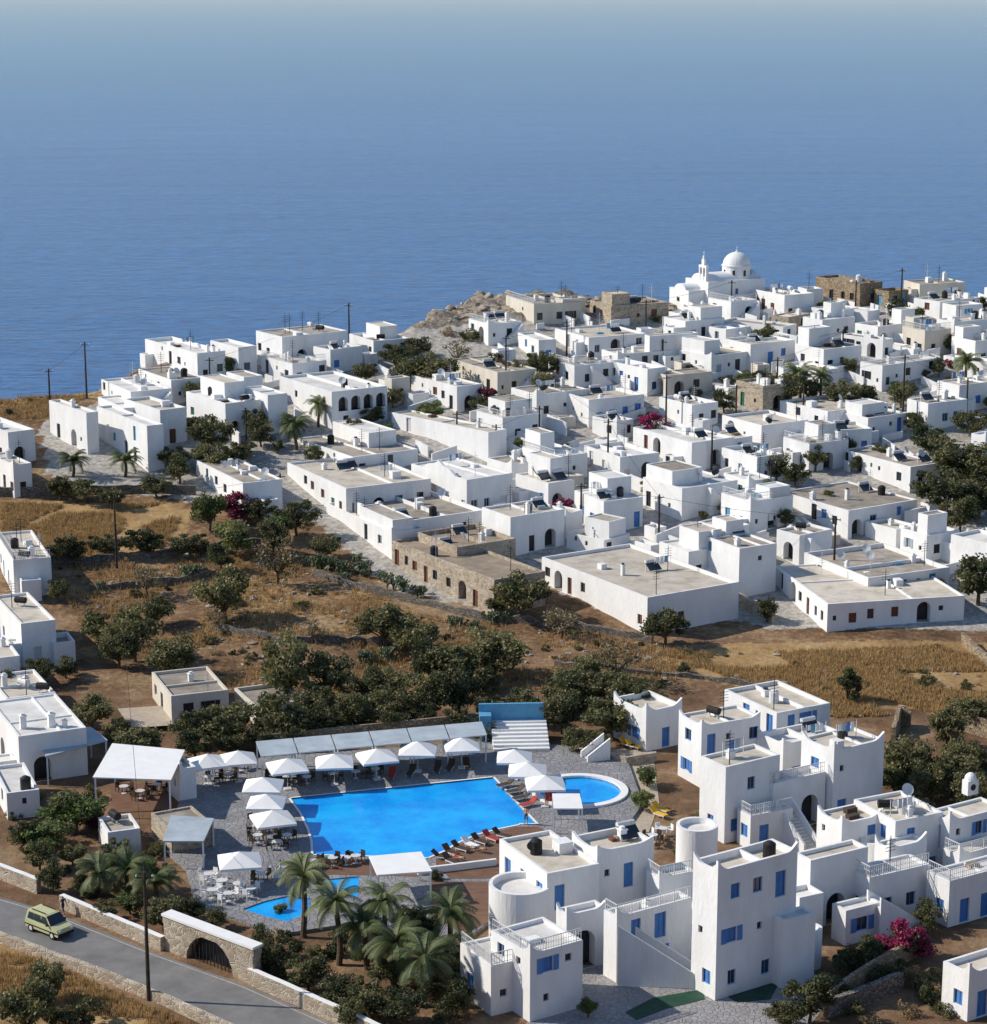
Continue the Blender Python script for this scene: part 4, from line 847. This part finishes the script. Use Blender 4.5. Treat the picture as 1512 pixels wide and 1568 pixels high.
def grassmesh(polys,name,key,h0,h1):
    V=[];F_=[]
    for poly,n in polys:
        for x,y in scatter(poly,n):
            if noise.noise(Vector((x*.12,y*.12,0)))<-.18: continue
            z=T0(x,y)
            for k in range(5):
                a=random.uniform(0,6.28); r=random.uniform(0,.3); bx=x+r*math.cos(a); by=y+r*math.sin(a); h=random.uniform(h0,h1); b_=random.uniform(0,6.28); w=.06; i=len(V)
                V+=[(bx-w*math.cos(b_),by-w*math.sin(b_),z-.05),(bx+w*math.cos(b_),by+w*math.sin(b_),z-.05),(bx+random.uniform(-.15,.15),by+random.uniform(-.15,.15),z+h)]; F_.append((i,i+1,i+2))
    me=bpy.data.meshes.new(name); me.from_pydata(V,[],F_); me.materials.append(M[key]); link(bpy.data.objects.new(name,me))
grassmesh([(FW1,9500),(FW2,10000),(FW3,8000),(FW4,4000),(FW5,1500)],'dry_grass','dry',.2,.65)
def rocks(name,poly,n,s0,s1):
    mb=MB()
    for x,y in scatter(poly,n):
        s_=random.uniform(s0,s1)*random.random()**.6+.15; i0=len(mb.v); c=Vector((x,y,T0(x,y)+s_*.1)); sx,sy,sz=random.uniform(.7,1.5),random.uniform(.7,1.5),random.uniform(.35,.8); o=random.uniform(0,99)
        mb.dome((0,0,0),1,'rock',1,9,6,True)
        for i in range(i0,len(mb.v)):
            v=Vector(mb.v[i]); k=1+.6*noise.noise(v*1.5+Vector((o,0,0))); mb.v[i]=(c.x+v.x*s_*sx*k,c.y+v.y*s_*sy*k,c.z+v.z*s_*sz*k)
    mb.obj(name)
rocks('rock_outcrop',gp([(640,500),(740,455),(885,452),(1040,472),(1035,495),(900,488),(760,480),(700,505)]),320,.4,1.6)
rocks('field_stones',FW1,220,.12,.35); rocks('field_stones',FW2,60,.12,.35)
def palm_mesh(seed,h,fl,nf=34):
    r=random.Random(seed); mb=MB(); p=Vector((0,0,-.3)); n=8
    for i in range(n):
        q=Vector((.1*math.sin(i*.7+seed),.08*math.cos(i*.5),-.3+(h+.3)*(i+1)/n)); mb.tube(p,q,.24-.008*i,.22-.008*i,'bark',8); p=q
    for f in range(nf):
        a=r.uniform(0,6.28); el=r.uniform(-.35,1.3); L_=fl*r.uniform(.85,1.1); d=Vector((math.cos(a),math.sin(a),0))
        x=0;z=0; P=[]
        for i in range(11):
            ang=el-1.7*(i/10)**1.3; P.append(Vector((p.x+d.x*x,p.y+d.y*x,p.z+z))); x+=L_/10*math.cos(ang); z+=L_/10*math.sin(ang)
        sd=Vector((-d.y,d.x,0))
        for i in range(10):
            mb.tube(P[i],P[i+1],.03-.002*i,.028-.002*i,'leafp',3,False)
            for j in range(2):
                b_=P[i].lerp(P[i+1],j*.5); ll=.62*fl/2.4*math.sin(math.pi*min(.97,(i+j*.5+1.2)/11.5))**.6; fw=(P[i+1]-P[i]).normalized()
                for s_ in(-1,1):
                    tip=b_+sd*s_*ll*.8+fw*ll*.5-Vector((0,0,ll*.35)); w=fw*.065; mb.poly([b_-w,b_+w,tip],'leafp')
    return mb.mesh('palm')
PM=[palm_mesh(1,3.2,2.7),palm_mesh(2,2.2,2.8),palm_mesh(3,4.5,2.5)]
for u,v,h,i in PALMS:
    inst('palm_tree',PM[i],G(u,v,h),random.uniform(0,6),random.uniform(.95,1.2))
def cactus_mesh(seed):
    r=random.Random(seed); mb=MB()
    def pad(b_,d,s_,lv):
        n=Vector((r.gauss(0,1),r.gauss(0,1),.1)).normalized(); d=d.normalized(); t=n.cross(d).normalized(); P=[b_+d*(s_*.5*(1-math.cos(q)))+t*s_*.34*math.sin(q) for q in [2*math.pi*i/10 for i in range(10)]]
        o=t.cross(d)*s_*.07; mb.poly([p+o for p in P],'cact'); mb.poly([p-o for p in reversed(P)],'cact')
        for i in range(10): j=(i+1)%10; mb.poly([P[i]-o,P[j]-o,P[j]+o,P[i]+o],'cact')
        if lv>0:
            for _ in range(r.choice([1,2,2,3])): pad(b_+d*s_*.9+t*r.uniform(-.2,.2)*s_,d+Vector((r.gauss(0,.6),r.gauss(0,.6),.3)),s_*.85,lv-1)
    for i in range(12): pad(Vector((r.uniform(-1,1),r.uniform(-1,1),0)),Vector((r.gauss(0,.4),r.gauss(0,.4),1)),.55,3)
    return mb.mesh('cactus')
KM=[cactus_mesh(1),cactus_mesh(2)]
for u,v in [(150,905),(285,885),(305,880),(500,868),(520,875),(545,862),(560,880),(590,890),(610,905),(640,912),(565,1015),(590,1010),(730,965),(760,955),(700,960),(850,1085),(875,1080),(780,950),(480,865),(530,890)]:
    inst('prickly_pear_cactus',random.choice(KM),G(u,v),random.uniform(0,6),random.uniform(.7,1.2))
# ---------------------------------------------------------------- poles and wires
PT=[]
def pole(u,vb,vt):
    p=G(u,vb); s_=scl(p); h=(vb-vt)/s_/math.cos(PI); mb=MB(); mb.tube((0,0,-.5),(0,0,h),.17,.11,'pole',8); mb.box(-.7,.7,-.05,.05,h-.5,h-.4,'pole')
    for x in(-.6,0,.6): mb.tube((x,0,h-.4),(x,0,h-.22),.05,.05,'metal',5)
    mb.obj('utility_pole',loc=p,rz=random.uniform(-.5,.5)); PT.append(p+Vector((0,0,h-.3)))
for a in [(133,610,525),(77,628,565),(535,520,465),(931,725,642),(1009,832,757),(179,870,757),(228,1532,1328),(775,600,515),(1190,600,548),(1380,470,412),(1382,655,545),(1277,885,790),(989,512,460),(1020,650,575),(1127,650,590),(1449,825,760),(826,695,622),(868,545,490),(322,600,548),(430,770,725),(378,700,625),(1015,560,520),(628,610,575),(1290,560,505),(1230,640,590),(1180,760,705),(760,700,650),(1310,480,430),(1480,640,580),(700,680,630),(1090,720,660),(890,800,740),(1120,480,430),(1240,560,515)]: pole(*a)
def wire(a,b_):
    mb=MB(); P=[]
    for i in range(13): t_=i/12; q=a.lerp(b_,t_); q.z-=1.2*4*t_*(1-t_)*(a-b_).length/60; P.append(q)
    for p,q in zip(P,P[1:]): mb.tube(p,q,.022,.022,'black',3,False)
    mb.obj('power_line')
for i,j in ((0,1),(5,6),(3,4),(3,7),(4,11),(13,3),(7,12),(10,15),(8,14),(14,10),(5,19),(16,3),(23,8),(24,14),(25,11),(26,16),(27,9),(28,10),(29,26),(30,3),(31,4),(32,12),(33,23),(18,20),(2,18)): wire(PT[i],PT[j])
# ---------------------------------------------------------------- light, world, camera
sd=Vector((-1,.12,0)).normalized(); el=math.radians(36)
tosun=Vector((sd.x*math.cos(el),sd.y*math.cos(el),math.sin(el)))
sl=bpy.data.lights.new('sun','SUN'); sl.energy=4.6; sl.angle=math.radians(.5); sl.color=(1,.92,.8)
so=link(bpy.data.objects.new('sun',sl)); so.rotation_euler=tosun.to_track_quat('Z','Y').to_euler()
w=bpy.data.worlds.new('World'); scene.world=w; w.use_nodes=True; nt=w.node_tree
sk=nt.nodes.new('ShaderNodeTexSky'); sk.sky_type='NISHITA'; sk.sun_disc=False; sk.sun_elevation=el; sk.sun_rotation=math.atan2(sd.x,sd.y)%(2*math.pi); sk.air_density=1.0; sk.dust_density=.2; sk.ozone_density=3.0; sk.altitude=200
nt.links.new(sk.outputs[0],nt.nodes['Background'].inputs[0]); nt.nodes['Background'].inputs[1].default_value=.132
cd=bpy.data.cameras.new('camera'); cd.sensor_fit='HORIZONTAL'; cd.sensor_width=36; cd.lens=36*FP/1512; cd.clip_end=300000; cd.clip_start=1
co=link(bpy.data.objects.new('camera',cd)); co.location=CAM; co.rotation_euler=(math.pi/2-PI,0,0); scene.camera=co
scene.view_settings.view_transform='Standard'; scene.view_settings.look='None'; scene.view_settings.exposure=0
print('objects',len(bpy.data.objects))
